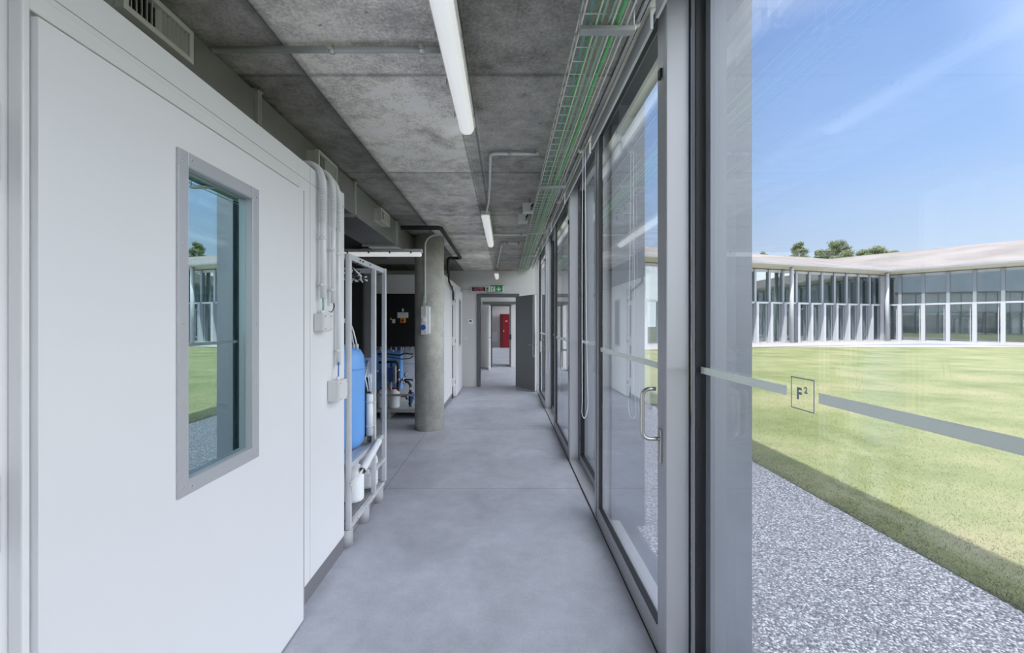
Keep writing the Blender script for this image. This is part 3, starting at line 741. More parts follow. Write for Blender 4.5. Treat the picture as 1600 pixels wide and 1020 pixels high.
# ------------------------------------------------------------------ roller blinds in the recess
edges = [-0.86, 0.43, 1.72, 3.00, 4.28, 5.57, 6.88, 8.2, 9.5]
names = ['behind the viewer', 'nearest to the viewer', 'above the nearest glass door', 'above the window beyond the first door', 'above the second glass door', 'above the window beyond the second door', 'above the third glass door', 'above the farthest window']
for i in range(1, len(edges) - 1):
    y0, y1 = edges[i] + 0.02, edges[i + 1] - 0.02
    t = thing('roller_blind', (0.6, y0, 2.7), 'rolled up cream roller blind ' + names[i], 'roller blind')
    MB().lathe((0.61, y0, 2.86), [(0.038, 0), (0.038, y1 - y0)], 24, 'y').build('fabric_roll', m_cream, t)
    q = MB(); q.box(0.600, 0.612, y0 + 0.01, y1 - 0.01, 2.72, 2.80); q.build('valance', m_pvc, t)
    q = MB(); q.box(0.532, 0.548, y0 - 0.0195, y1 + 0.0195, 2.728, 2.762); q.box(0.553, 0.559, y0 - 0.0195, y1 + 0.0195, 2.732, 2.76); q.build('head_rail', m_steel, t, bevel=0.002)
    q = MB(); q.lathe((0.535, y0, 2.735), [(0.018, -0.006), (0.020, 0), (0.018, 0.008)], 20, 'y'); q.box(0.565, 0.62, y0 - 0.003, y0 + 0.003, 2.80, 3.06)
    q.build_each('bracket_disc', m_pvc, t)
    if i in (2, 4, 6):
        yc = y1 - 0.03 if i == 2 else y1
        q = MB()
        zb = {2: 0.84, 4: 0.85, 6: 0.85}[i]
        pl = [(0.540, yc, 2.73), (0.533, yc, 2.0), (0.532, yc - 0.01, 1.35), (0.531, yc - 0.02, zb + 0.12)] + arc((0.527, yc - 0.025, zb + 0.05), (0.548, yc - 0.01, zb), (0.535, yc - 0.02, zb), 4) + arc((0.552, yc, zb), (0.575, yc, zb + 0.12), (0.572, yc, zb + 0.02), 5) + [(0.568, yc + 0.01, 1.35), (0.560, yc + 0.01, 2.0), (0.555, yc, 2.73)]
        q.tube(pl, 0.0025, 7)
        # beads
        acc = 0
        P_ = [Vector(p) for p in pl]
        for a_, c_ in zip(P_[:-1], P_[1:]):
            L_ = (c_ - a_).length; s_ = 0
            while s_ < L_:
                p_ = a_ + (c_ - a_) * (s_ / L_)
                q.lathe(p_, [(0.0005, -0.0035), (0.0038, 0), (0.0005, 0.0035)], 6); s_ += 0.014
        q.build('bead_chain', m_pvc, t, label='hanging loop of white bead chain')

# ------------------------------------------------------------------ end door, signs, wall fittings
fr = MB(); fr.box(-0.68, -0.60, 9.97, 10.15, 0, 2.20); fr.box(0.245, 0.325, 9.97, 10.15, 0, 2.20); fr.box(-0.60, 0.245, 9.97, 10.15, 2.12, 2.20)
r = thing('door_10', (0.24, 9.95, 0), 'open grey steel door at the end of the corridor', kind='structure')
fr.build('door_frame', m_frameg, r, bevel=0.004)
ang = math.atan2(-0.62, 0.40)   # hinge (0.235,9.95) to free edge (0.635,9.2)
hp = Vector((0.235, 9.965, 0)); fe = Vector((0.635, 9.22, 0)); ux = (fe - hp).normalized(); uy = Vector((-ux.y, ux.x, 0)); L_ = (fe - hp).length
b = MB(); b.obox(hp, ux, uy, Vector((0, 0, 1)), (0.0, L_), (0, 0.045), (0.012, 2.13)); b.build('door_leaf', m_doorgrey, r, bevel=0.003)
b = MB(); b.obox(hp, ux, uy, Vector((0, 0, 1)), (L_ + 0.0005, L_ + 0.002), (0.004, 0.042), (0.02, 2.12)); b.build('leaf_edge', m_plastic, r)
b = MB(); hb = hp + ux * (L_ - 0.07) + Vector((0, 0, 1.03))
b.tube([hb, hb - uy * 0.05, hb - uy * 0.055 - ux * 0.12], 0.009, 8); b.obox(hb, ux, uy, Vector((0, 0, 1)), (-0.02, 0.02), (-0.006, 0), (-0.12, 0.03))
b.tube([hb + uy * 0.045, hb + uy * 0.09, hb + uy * 0.095 - ux * 0.12], 0.009, 8)
b.build('door_handle', m_steel, r)
# strike plate
MB().box(-0.6005, -0.597, 10.02, 10.05, 0.92, 1.15).build('strike_plate', m_steel, r)

t = thing('alarm_sign', (-0.61, 9.95, 2.27), 'dark red illuminated alarm sign left of the green exit sign', 'sign')
MB().box(-0.805, -0.46, 9.93, 10.0, 2.235, 2.365).build('sign_housing', m_plastic, t, bevel=0.008)
MB().box(-0.785, -0.48, 9.925, 9.9305, 2.253, 2.347).build('sign_face', m_signk, t)
text_part('ALLARME', 0.052, (-0.632, 9.923, 2.321), (1, 0, 0), (0, 0, 1), m_signt, t, bold=0.0012)
text_part('FUGA GAS', 0.050, (-0.632, 9.923, 2.277), (1, 0, 0), (0, 0, 1), m_signt, t, bold=0.0012)
t = thing('exit_sign', (-0.26, 9.9, 2.23), 'green emergency exit sign with running figure and down arrow', 'sign')
MB().box(-0.40, -0.055, 9.88, 9.96, 2.235, 2.375).build('sign_housing', m_signw, t, bevel=0.004)
MB().box(-0.36, -0.07, 9.876, 9.8805, 2.24, 2.37).build('sign_face', m_signg, t)
MB().box(-0.345, -0.245, 9.873, 9.8765, 2.25, 2.36).build('doorway_symbol', m_signw, t)
b = MB()   # running figure
yf = 9.870
b.lathe((-0.287, yf + 0.002, 2.345), [(0.009, -0.002), (0.009, 0.001)], 12, 'y')
for pts in ([(-0.292, yf, 2.332), (-0.300, yf, 2.300)], [(-0.300, yf, 2.300), (-0.283, yf, 2.284), (-0.292, yf, 2.262)], [(-0.300, yf, 2.300), (-0.310, yf, 2.282), (-0.328, yf, 2.276)], [(-0.290, yf, 2.328), (-0.273, yf, 2.318), (-0.266, yf, 2.328)], [(-0.293, yf, 2.330), (-0.312, yf, 2.322), (-0.318, yf, 2.306)]):
    b.tube(pts, 0.0058, 6)
b.build('running_figure', m_signg, t)
MB().prism([(-0.168, 9.8755, 2.352), (-0.152, 9.8755, 2.352), (-0.152, 9.8755, 2.292), (-0.122, 9.8755, 2.316), (-0.108, 9.8755, 2.302), (-0.160, 9.8755, 2.254), (-0.212, 9.8755, 2.302), (-0.198, 9.8755, 2.316), (-0.168, 9.8755, 2.292)], (0, -0.003, 0)).build('arrow', m_signw, t)
q = MB(); q.box(-0.36, -0.06, 9.86, 9.97, 2.376, 2.385); q.tube([(-0.36, 9.97, 2.38), (-0.40, 9.98, 2.33), (-0.45, 9.985, 2.32)], 0.006, 6); q.build('mounting_bracket', m_gasket, t)
t = thing('thermostat', (-0.83, 9.98, 1.55), 'small white thermostat with dark display on the end wall', 'thermostat')
MB().box(-0.885, -0.775, 9.975, 10.0, 1.49, 1.59).build('housing', m_signw, t, bevel=0.004)
MB().box(-0.858, -0.802, 9.973, 9.976, 1.535, 1.572).build('display', m_black, t)
t = thing('socket_plate', (-0.95, 9.99, 1.15), 'white wall socket plate low on the end wall', 'socket')
MB().box(-0.995, -0.90, 9.992, 10.0, 1.11, 1.17).build('plate', m_pvc, t, bevel=0.003)
MB().box(-0.975, -0.92, 9.990, 9.9925, 1.125, 1.155).build('inserts', m_plastic, t)
MB().box(-1.06, -0.7, 9.985, 10.0, 2.292, 2.30).build('trim_20', m_seam, kind='structure')
MB().box(0.33, 0.69, 9.985, 10.0, 0.0, 0.06).build('baseboard_end', m_skirt, kind='structure')

# second doorway + red cabinet
r = thing('door_11', (-0.4, 14.5, 0), 'grey framed doorway of the second room', kind='structure')
fr = MB(); fr.box(-0.52, -0.46, 14.47, 14.66, 0, 2.14); fr.box(0.13, 0.19, 14.47, 14.66, 0, 2.14); fr.box(-0.46, 0.13, 14.47, 14.66, 2.09, 2.14); fr.build('door_frame', m_frameg, r)
MB().box(-0.56, -0.51, 13.6, 14.4, 0.01, 2.08).build('door_leaf', m_wallgrey, r, bevel=0.003)
MB().tube([(-0.51, 13.75, 1.03), (-0.46, 13.75, 1.03), (-0.45, 13.85, 1.03)], 0.012, 8).build('door_handle', m_gasket, r)
MB().box(0.135, 0.17, 14.66, 15.4, 0.01, 2.08).build('door_leaf', m_frameg, r)
q = MB(); q.box(0.11, 0.20, 14.43, 14.475, 0.95, 1.12); q.tube([(0.15, 14.45, 1.06), (0.05, 14.40, 1.06)], 0.014, 8); q.build('panic_lock', m_gasket, r)
MB().box(-0.78, 0.36, 14.38, 14.46, 2.15, 2.24).build('trim_21', m_frameg, kind='structure')
t = thing('red_cabinet', (-0.05, 26.4, 0), 'tall red metal cabinet seen through the two doorways', 'cabinet')
MB().box(-0.36, 0.45, 25.9, 26.6, 0.02, 2.07).build('body', m_red, t, bevel=0.01)
MB().box(-0.17, 0.44, 25.88, 25.9, 0.06, 2.03).build('door', m_red, t, bevel=0.006)
MB().box(-0.33, -0.18, 25.885, 25.9, 0.06, 2.03).build('dark_side_strip', M('deep_red', srgb(70, 5, 20), 0.4), t)  # darker red strip on the front, standing for the cabinet's dark side
MB().box(-0.13, -0.09, 25.86, 25.88, 1.0, 1.08).build('handle', m_plastic, t)
MB().box(-0.02, 0.12, 25.875, 25.88, 1.58, 1.68).build('label_plate', M('pink_label', srgb(210, 110, 125), 0.5), t)
MB().box(-1.9, -0.95, 22.0, 26.5, 0, 2.4).build('partition', m_white2, label='pale partition box left of the red cabinet', category='partition')
MB().box(-0.88, -0.55, 26.75, 26.8, 0.35, 0.95).build('wall_panel_cover', m_pvc, label='pale square cover panel on the far wall beside the red cabinet', category='panel', bevel=0.01)

# socket box on the column
t = thing('socket_box', (-1.11, 5.8, 1.35), 'white industrial socket box with blue outlet on the column', 'socket box')
b = MB().box(-1.150, -1.075, 5.735, 5.838, 1.345, 1.735); b.build('housing', m_plastic, t, bevel=0.006, seg=3)
MB().box(-1.073, -1.040, 5.76, 5.85, 1.355, 1.73).build('side_rail', m_pvc, t, bevel=0.003)
MB().box(-1.148, -1.079, 5.728, 5.735, 1.60, 1.730).build('cover', M('cover_grey', (0.5, 0.5, 0.5, 1), 0.5), t, bevel=0.003)
MB().lathe((-1.108, 5.735, 1.545), [(0.028, 0), (0.028, -0.012), (0.018, -0.014)], 20, 'y').build('switch_knob', m_pvc, t)
q = MB(); q.lathe((-1.115, 5.735, 1.445), [(0.036, 0), (0.036, -0.03), (0.033, -0.034)], 24, 'y'); q.build('blue_outlet', m_bluesock, t)
q = MB(); q.tube([(-1.112, 5.79, 1.735), (-1.112, 5.82, 1.82)], 0.008, 8); q.tube([(-1.13, 5.79, 1.735), (-1.12, 5.81, 1.9)], 0.005, 8); q.build_each('cable_tail', m_greenp, t)

# ------------------------------------------------------------------ equipment rack (front)
rk = thing('equipment_rack', (-1.35, 3.2, 0), 'grey steel equipment rack on rounded feet at the end of the near chamber', 'rack')
def post(x, y, z0, z1, w_=0.034):
    MB().box(x - w_ / 2, x + w_ / 2, y - w_ / 2, y + w_ / 2, z0, z1).build('post', m_rack, rk, bevel=0.003)
ZTOP = 1.965
for (x, y, z0, z1) in ((-1.052, 2.83, 0.15, ZTOP), (-1.040, 3.33, 0.17, ZTOP - 0.035), (-1.035, 3.60, 0.16, ZTOP), (-1.72, 2.83, 0.15, ZTOP), (-1.72, 3.60, 0.16, ZTOP)):
    post(x, y, z0, z1)
def rail(x0, x1, y0, y1, z0, z1, nm='rail'):
    MB().box(x0, x1, y0, y1, z0, z1).build(nm, m_rack, rk, bevel=0.003)
rail(-1.069, -1.035, 2.848, 3.582, ZTOP - 0.04, ZTOP); rail(-1.737, -1.703, 2.848, 3.582, ZTOP - 0.04, ZTOP)
rail(-1.702, -1.053, 3.583, 3.617, ZTOP - 0.04, ZTOP); rail(-1.702, -1.07, 2.815, 2.847, ZTOP - 0.04, ZTOP)
rail(-1.069, -1.035, 2.848, 3.582, 0.525, 0.56); rail(-1.702, -1.053, 3.583, 3.617, 0.525, 0.56)
rail(-1.702, -1.06, 3.265, 3.298, 0.33, 0.365); rail(-1.05, -1.02, 3.348, 3.582, 0.335, 0.365)
rail(-1.702, -1.072, 2.85, 3.58, 0.528, 0.548, 'shelf'); rail(-1.702, -1.070, 2.85, 3.60, 0.155, 0.172, 'shelf')
bpy.data.objects[[o.name for o in rk.children][-1]].data.materials[0] = m_skirt
rail(-1.070, -1.035, 2.815, 3.617, 0.120, 0.1545); 
q = MB()
for y in (2.95, 3.12, 3.28, 3.45): q.lathe((-1.0345, y, 0.138), [(0.007, -0.001), (0.006, 0.004)], 8, 'x')
q.build('bolt', m_steel, rk, kind='stuff')
for y in (2.855, 3.20, 3.56):
    for x in (-1.085, -1.68):
        q = MB(); q.lathe((x, y, 0.0), [(0.052, 0), (0.052, 0.119)], 24); q.box(x - 0.2 if x > -1.5 else x, x, y - 0.051, y + 0.051, 0.0, 0.118)
        q.build('foot', M('grey_foot', (0.38, 0.38, 0.40, 1), 0.5) if 'grey_foot' not in bpy.data.materials else bpy.data.materials['grey_foot'], rk)
# cable clutter under rack top
rnd = random.Random(5)
ty = thing('cable_bundle', (-1.3, 3.0, 1.80), 'tangled white and black cables tied under the rack top', 'cables')
for m_, nm in ((m_pvc, 'white_cable'), (m_rubber, 'black_cable')):
    q = MB()
    for i in range(26):
        y = rnd.uniform(2.86, 3.20); x = rnd.uniform(-1.32, -1.15)
        pts = []
        for j in range(7):
            pts.append((x + rnd.uniform(-0.06, 0.06), y + 0.05 * j + rnd.uniform(-0.03, 0.03), 1.885 + rnd.uniform(-0.055, 0.035)))
        q.tube(pts, 0.007, 6)
    q.build(nm, m_, ty, kind='stuff')
q = MB()
for y in (3.0, 3.06, 3.22):
    q.lathe((-1.052, y, ZTOP - 0.02), [(0.026, -0.002), (0.026, 0.002)], 4, 'y')
q.build_each('cable_tie', m_gasket, ty)

tk = thing('pressure_tank', (-1.25, 3.2, 0.55), 'tall blue pressure tank standing in the steel rack', 'tank')
prof = [(0.09, 0.0), (0.135, 0.012), (0.162, 0.045), (0.17, 0.10), (0.17, 0.63), (0.163, 0.70), (0.14, 0.745), (0.10, 0.77), (0.04, 0.785), (0.0001, 0.787)]
MB().lathe((-1.252, 3.22, 0.551), prof, 48).build('tank_body', m_blue, tk)
MB().lathe((-1.252, 3.22, 0.551), [(0.1705, 0.600), (0.1715, 0.603), (0.1705, 0.606)], 48).build('tank_seam', m_blue2, tk)
q = MB()
for i, dx in enumerate((-0.03, 0.0, 0.03)):
    q.tube([(-1.145 + dx * .8, 3.19, 1.325), (-1.165 + dx * 0.6, 3.19, 1.43)] + arc((-1.175 + dx * .5, 3.19, 1.47), (-1.27, 3.18, 1.50 + dx), (-1.19, 3.19, 1.55), 5), 0.006, 8)
q.build_each('hose', m_pvc, tk, label='thin white hoses')
q = MB()
for dx in (-0.03, 0.0, 0.03): q.lathe((-1.145 + dx * .8, 3.19, 1.308), [(0.011, 0), (0.011, 0.03), (0.007, 0.035)], 10)
q.build_each('valve', m_plastic, tk)
def canister(x, y, z, r, h, label, cap=None, grp='canisters'):
    t = thing('canister', (x, y, z), label, 'canister', grp)
    MB().lathe((x, y, z), [(r * 0.8, 0), (r * 0.97, 0.012), (r, 0.03), (r, h * 0.68), (r * 0.93, h * 0.78), (r * 0.6, h * 0.88), (r * 0.42, h * 0.9), (r * 0.42, h * 0.93)], 28).build('container', m_canister, t)
    MB().lathe((x, y, z + h * 0.925), [(r * 0.5, 0), (r * 0.5, h * 0.07), (r * 0.4, h * 0.08)], 20).build('cap', cap or m_canister, t)
canister(-1.14, 3.17, 0.1725, 0.075, 0.30, 'round white canister at the front of the rack bottom shelf', None, None)
canister(-1.135, 3.45, 0.1725, 0.088, 0.30, 'large white canister on the rack bottom shelf behind the front ones', None, None)
canister(-1.28, 3.02, 0.1725, 0.09, 0.33, 'white canister deepest beside the chamber end on the rack bottom shelf', None, None)
t = thing('plastic_tube', (-1.005, 3.1, 0.5), 'white plastic pipe lying slanted along the rack rail with cables in it', 'pipe')
q = MB(); q.tube([(-0.995, 2.93, 0.478), (-0.998, 3.32, 0.572)], 0.026, 18, cap=False); q.tube([(-0.995, 2.93, 0.478), (-0.998, 3.32, 0.572)], 0.023, 18, cap=False); q.lathe((-0.998, 3.325, 0.573), [(0.0265, -0.006), (0.022, 0.012), (0.001, 0.016)], 18, 'y'); q.build('pipe_shell', m_pvc, t)
q = MB(); q.tube([(-1.0, 3.02, 0.50), (-0.997, 2.92, 0.47), (-1.01, 2.87, 0.45), (-1.03, 2.80, 0.42)], 0.007, 8); q.tube([(-0.99, 3.02, 0.505), (-0.99, 2.92, 0.485), (-1.005, 2.87, 0.465), (-1.03, 2.80, 0.44)], 0.005, 8); q.build_each('cable', m_plastic, t)
t = thing('cable_pipe', (-1.05, 3.33, 0.66), 'upright white pipe clipped to the rack post with cables coming out below', 'pipe')
MB().tube([(-1.058, 3.288, 0.95), (-1.058, 3.288, 0.63)], 0.025, 16).build('pipe_shell', m_pvc, t)
q = MB(); 
for dx in (-0.01, 0.004, 0.012): q.tube([(-1.06 + dx, 3.288, 0.97), (-1.075 + dx * 2, 3.29, 1.08), (-1.10 + dx, 3.42, 1.19)], 0.005, 6)
q.build_each('upper_cable', m_pvc, t)
q = MB()
for dx, dz in ((-0.012, 0), (0.0, 0.01), (0.010, 0.02)): q.tube([(-1.058 + dx, 3.288, 0.64), (-1.06 + dx, 3.29, 0.60 - dz)] + arc((-1.065 + dx, 3.295, 0.585 - dz * .3), (-1.085, 3.40, 0.563), (-1.07, 3.32, 0.565), 4), 0.005, 6)
q.build_each('lower_cable', m_rubber, t)
q = MB()
for z in (0.70, 0.89): q.box(-1.04, -1.012, 3.280, 3.300, z - 0.006, z + 0.006); q.lathe((-1.058, 3.288, z), [(0.028, -0.007), (0.028, 0.007)], 14)
q.build_each('pipe_clip', m_plastic, t)
t = thing('control_unit', (-1.16, 3.55, 1.1), 'small white and blue valve controller beside the blue tank', 'controller')
MB().box(-1.172, -1.12, 3.50, 3.56, 1.05, 1.14).build('housing', m_pvc, t, bevel=0.004)
MB().box(-1.185, -1.105, 3.47, 3.50, 1.15, 1.215).build('bracket_plate', m_galv, t)
MB().lathe((-1.135, 3.47, 1.183), [(0.014, 0), (0.014, -0.01)], 16, 'y').build('dial', m_blue2, t)
q = MB(); q.tube([(-1.15, 3.52, 1.06), (-1.14, 3.5, 1.0), (-1.17, 3.5, 0.85), (-1.15, 3.48, 0.57)], 0.014, 8); q.tube([(-1.13, 3.54, 1.06), (-1.13, 3.5, 0.95), (-1.09, 3.5, 0.8), (-1.11, 3.48, 0.57)], 0.010, 8); q.build_each('hose', m_rubber, t)
# dark cabinet behind the rack
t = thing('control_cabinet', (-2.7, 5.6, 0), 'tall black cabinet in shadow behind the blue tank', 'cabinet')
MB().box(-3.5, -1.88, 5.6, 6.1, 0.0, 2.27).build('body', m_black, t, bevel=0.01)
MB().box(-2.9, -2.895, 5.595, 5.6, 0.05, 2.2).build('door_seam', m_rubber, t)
MB().box(-1.875, -1.785, 5.61, 5.71, 0.0, 2.20).build('strut', M('strut_grey', (0.16, 0.165, 0.17, 1), 0.5, 0.3), loc=(-1.83, 5.66, 0), label='square grey steel strut rising beside the black cabinet', category='post')

# ------------------------------------------------------------------ rear equipment stand (left of column)
bs = thing('machine_stand', (-1.7, 6.9, 0), 'low grey machine frame standing behind the concrete column', 'stand')
b = MB(); b.box(-2.9, -1.20, 6.62, 7.28, 0.10, 0.16); b.build('deck', m_galv, bs, bevel=0.004)
b = MB(); b.box(-2.9, -1.20, 6.60, 6.625, 0.36, 0.395); b.build('front_rail', m_galv, bs)
for x in (-2.5, -1.98, -1.22):
    MB().box(x, x + 0.16, 6.65, 7.2, 0, 0.10).build('foot', bpy.data.materials['grey_foot'], bs, bevel=0.01)
MB().box(-2.9, -2.86, 6.6, 6.64, 0.16, 1.2).build('post', m_galv, bs)
MB().box(-1.24, -1.20, 6.6, 6.64, 0.16, 1.2).build('post', m_galv, bs)
MB().box(-2.9, -1.2, 7.26, 7.29, 0.16, 1.12).build('back_panel', M('back_panel_grey', (0.55, 0.55, 0.58, 1), 0.5), bs)
MB().box(-2.9, -1.2, 7.252, 7.26, 0.80, 0.815).build('panel_seam', m_seam, bs)
cc = thing('electrical_cabinet', (-2.0, 7.0, 1.12), 'black control panel box with warning labels and rotary switch', 'control panel')
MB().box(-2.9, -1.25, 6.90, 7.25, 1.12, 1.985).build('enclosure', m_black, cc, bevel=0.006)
yq = 6.899
def pw(px, py): s_ = 660 / yq; return ((px - 790) / s_, H + (505 - py) / s_)
def plate(nm, x0, x1, y0, y1, m_, d_=0.004, par=None):
    a, zb = pw(x0, y1); c, zt = pw(x1, y0)
    return MB().box(a, c, yq - d_, yq, zb, zt).build(nm, m_, par or cc)
plate('label_plate', 621, 638, 488, 496.5, m_plastic); plate('label_plate', 628.2, 631, 482, 486.5, m_plastic)
plate('label_plate', 613, 617.5, 498.5, 505, m_plastic)
q = plate('switch_plate', 625.5, 634, 497, 504, m_yellow, 0.006)
a, zz = pw(629.5, 500.7); MB().lathe((a, yq - 0.006, zz), [(0.026, 0), (0.026, -0.03)], 16, 'y').build('switch_knob', m_redcap, q)
a, zz = pw(611, 497.5); MB().prism([(a - 0.018, yq, zz - 0.022), (a + 0.018, yq, zz - 0.022), (a, yq, zz + 0.016)], (0, -0.004, 0)).build('warning_triangle', m_yellow, cc)
q = MB(); a, z_ = pw(629.5, 491); 
for k in range(2): q.box(a - 0.05, a + 0.05, yq - 0.0055, yq - 0.004, z_ - 0.015 + k * 0.025, z_ - 0.008 + k * 0.025)
q.build_each('label_lines', m_seam, cc)
q = MB()
for i in range(14): q.lathe((-2.5 + i * 0.085, 7.0, 1.115), [(0.016, 0.01), (0.016, -0.05), (0.01, -0.06)], 10)
q.build_each('cable_gland', m_plastic, cc)
def at(px, py, Y): s_ = 660 / Y; return ((px - 790) / s_, Y, H + (505 - py) / s_)
# blue machine
t = thing('filter_unit', (-1.9, 7.05, 0.6), 'large blue rectangular filter housing in the machine frame', 'filter unit')
a = at(590, 545, 7.1); c = at(628, 600, 7.1); MB().box(a[0] - 0.35, c[0], 7.02, 7.2, 0.40, a[2]).build('housing', m_blue, t, bevel=0.008)
MB().box(c[0] - 0.25, c[0] - 0.1, 7.06, 7.2, 0.16, 0.41).build('leg', m_galv, t)
MB().box(c[0] - 0.6, c[0] - 0.45, 7.06, 7.2, 0.16, 0.41).build('leg', m_galv, t)
t = thing('pump_box', (-1.95, 6.85, 0.55), 'smaller blue pump box with a grey side plate in front of the filter', 'pump')
a = at(596, 575, 6.8); c = at(615, 597, 6.8); MB().box(a[0], c[0], 6.78, 6.95, 0.56, a[2]).build('housing', m_blue2, t, bevel=0.006)
MB().box(c[0] + 0.001, c[0] + 0.035, 6.76, 6.95, 0.54, a[2] + 0.03).build('side_plate', m_seam, t)
MB().box(a[0] + 0.05, a[0] + 0.1, 6.82, 6.9, 0.16, 0.56).build('leg', m_galv, t); MB().box(c[0] - 0.1, c[0] - 0.05, 6.82, 6.9, 0.16, 0.56).build('leg', m_galv, t)
def pxs(L, Y): return [at(x, y, Y) for (x, y) in L]
t = thing('pipework', (-1.8, 6.72, 0.5), 'black pipes with fittings looping over the blue machine', 'pipes')
q = MB()
q.tube(pxs([(592, 566), (618, 565), (621.5, 567), (622, 580), (621.5, 612), (621, 625)], 6.72), 0.022, 10)
q.tube(pxs([(612, 566), (611, 573)], 6.72), 0.016, 8)
q.tube(pxs([(590, 553), (605, 553), (625, 555), (632, 552), (646, 553)], 6.75), 0.013, 8)
q.tube(pxs([(592, 556), (612, 558), (628, 561), (640, 560), (646, 556)], 6.70), 0.008, 8)
q.tube(pxs([(632, 596), (638, 597), (641.5, 602), (641, 612), (640, 626)], 6.74), 0.020, 10)
q.tube(pxs([(626, 594), (634, 593), (640, 593), (646, 594)], 6.78), 0.014, 8)
q.tube(pxs([(627, 619), (634, 619), (636, 624)], 6.76), 0.016, 8)
for (xa, ya, xb, yb) in ((607, 576, 609, 598), (600, 575, 603, 592), (606, 600, 612, 625), (598, 598, 602, 622), (616, 600, 615, 615)):
    q.tube(pxs([(xa, ya), ((xa + xb) / 2 + 2, (ya + yb) / 2), (xb, yb)], 6.70), 0.006, 6)
q.tube(pxs([(640, 612), (641, 624), (640, 632)], 6.74), 0.02, 8)
q.build_each('black_pipe', m_rubber, t)
q = MB()
for (x, y, r_) in ((623, 578, .02), (623, 593, .022), (627, 596, .016), (630, 592, .018), (633, 586, .02), (635, 584, .016), (626, 599, .015), (646, 594, .015), (641, 607, .018), (631, 598, .016), (590, 580, .016), (595, 548, .015), (614, 548, .014), (630, 545, .014)):
    p_ = at(x, y, 6.70); q.lathe(p_, [(r_ * 0.6, -r_ * 1.2), (r_, -r_ * 0.6), (r_, r_ * 0.6), (r_ * 0.6, r_ * 1.2)], 10)
q.build_each('fitting', m_steel, t)
q = MB()
for (x, y) in ((645, 617), (643, 622), (624, 587)):
    p_ = at(x, y, 6.73); q.lathe(p_, [(0.022, -0.07), (0.022, 0.05)], 10)
q.build_each('blue_valve', m_blue2, t)
q = MB(); q.tube(pxs([(641, 626), (641, 636), (640, 645)], 6.80), 0.022, 8); q.build('stand_pipe', m_rubber, t)
for (x, lab) in ((616, 'white canister with red cap next to the column on the machine frame'), (597.5, 'white canister with red cap behind the front rack post')):
    p_ = at(x, 640, 6.70)
    canister(p_[0], 6.715, 0.1605, 0.082, 0.32, lab, m_redcap, None)
# ------------------------------------------------------------------ neighbour objects deeper in the alcove
t = thing('ventilation_duct', (-2.0, 6.5, 2.35), 'flat grey duct branch seen above the black panel beside the column', 'duct')
b = MB(); b.box(-2.15, -1.12, 6.3, 6.95, 2.47, 2.62); b.build('duct_section', m_duct, t)
MB().box(-4.38, -1.75, -4.4, 7.3, 2.66, 2.73).build('ceiling_dark_slab', m_dark, kind='structure')  # dark slab under the ceiling, its colour standing in for unlit space

# ------------------------------------------------------------------ courtyard building opposite
def miter(pts, off):
    res = []
    for i, p in enumerate(pts):
        ns = []
        if i > 0: d_ = (pts[i] - pts[i - 1]).normalized(); ns.append(Vector((-d_.y, d_.x)))
        if i < len(pts) - 1: d_ = (pts[i + 1] - pts[i]).normalized(); ns.append(Vector((-d_.y, d_.x)))
        if len(ns) == 1: res.append(p + ns[0] * off)
        else:
            m_ = (ns[0] + ns[1]).normalized(); res.append(p + m_ * (off / m_.dot(ns[0])))
    return res
A0 = Vector((4.2, 27.1)); A1 = Vector((18.6, 31.9)); CR = Vector((33.0, 36.7)); B1 = Vector((33 + 0.617 * 36, 36.7 - 0.787 * 36))
path = [A0, CR, B1]
bd = thing('courtyard_building', (33, 36.7, 0), 'pale low glazed building with fins and gravel roof across the lawn', 'building')
ev = miter(path, -1.0); ew = miter(path, 9.0); bk = miter(path, 5.0); pv = miter(path, -4.2); wl = miter(path, 0.35)
def V3(p, z): return (p.x, p.y, z)
RZ0, RZ1 = 6.02, 8.7
b = MB()
for i in range(2):
    b.poly([V3(ev[i], RZ0), V3(ev[i + 1], RZ0), V3(ew[i + 1], RZ1), V3(ew[i], RZ1)])
b.build('roof', m_roof, bd)
b = MB()
for i in range(2):
    b.poly([V3(ev[i], 5.90), V3(ev[i + 1], 5.90), V3(ev[i + 1], RZ0), V3(ev[i], RZ0)])
b.build('gutter', m_fascia, bd)
b = MB()
ei = miter(path, 0.5); em = miter(path, -0.9)
for i in range(2):
    b.poly([V3(ev[i], 5.90), V3(ev[i + 1], 5.90), V3(em[i + 1], 5.85), V3(em[i], 5.85)])
    b.poly([V3(em[i], 5.85), V3(em[i + 1], 5.85), V3(ei[i + 1], 5.6), V3(ei[i], 5.6)])
b.build('eave', m_eave, bd)
b = MB()
for i in range(2):
    b.poly([V3(bk[i], 0), V3(bk[i + 1], 0), V3(bk[i + 1], 5.8), V3(bk[i], 5.8)])
b.build('inner_wall', M('far_inner_wall', (0.30, 0.33, 0.33, 1), 0.8, var=0.3, vscale=0.5), bd)
b = MB()
for i in range(2):
    b.poly([V3(ei[i], 5.6), V3(ei[i + 1], 5.6), V3(bk[i + 1], 5.6), V3(bk[i], 5.6)])
b.build('inner_ceiling', m_fin, bd)
b = MB()
for i in range(2):
    b.poly([V3(pv[i], 0.0), V3(pv[i + 1], 0.0), V3(bk[i + 1], 0.0), V3(bk[i], 0.0)])
b.build('trim_paving', m_path, kind='structure')
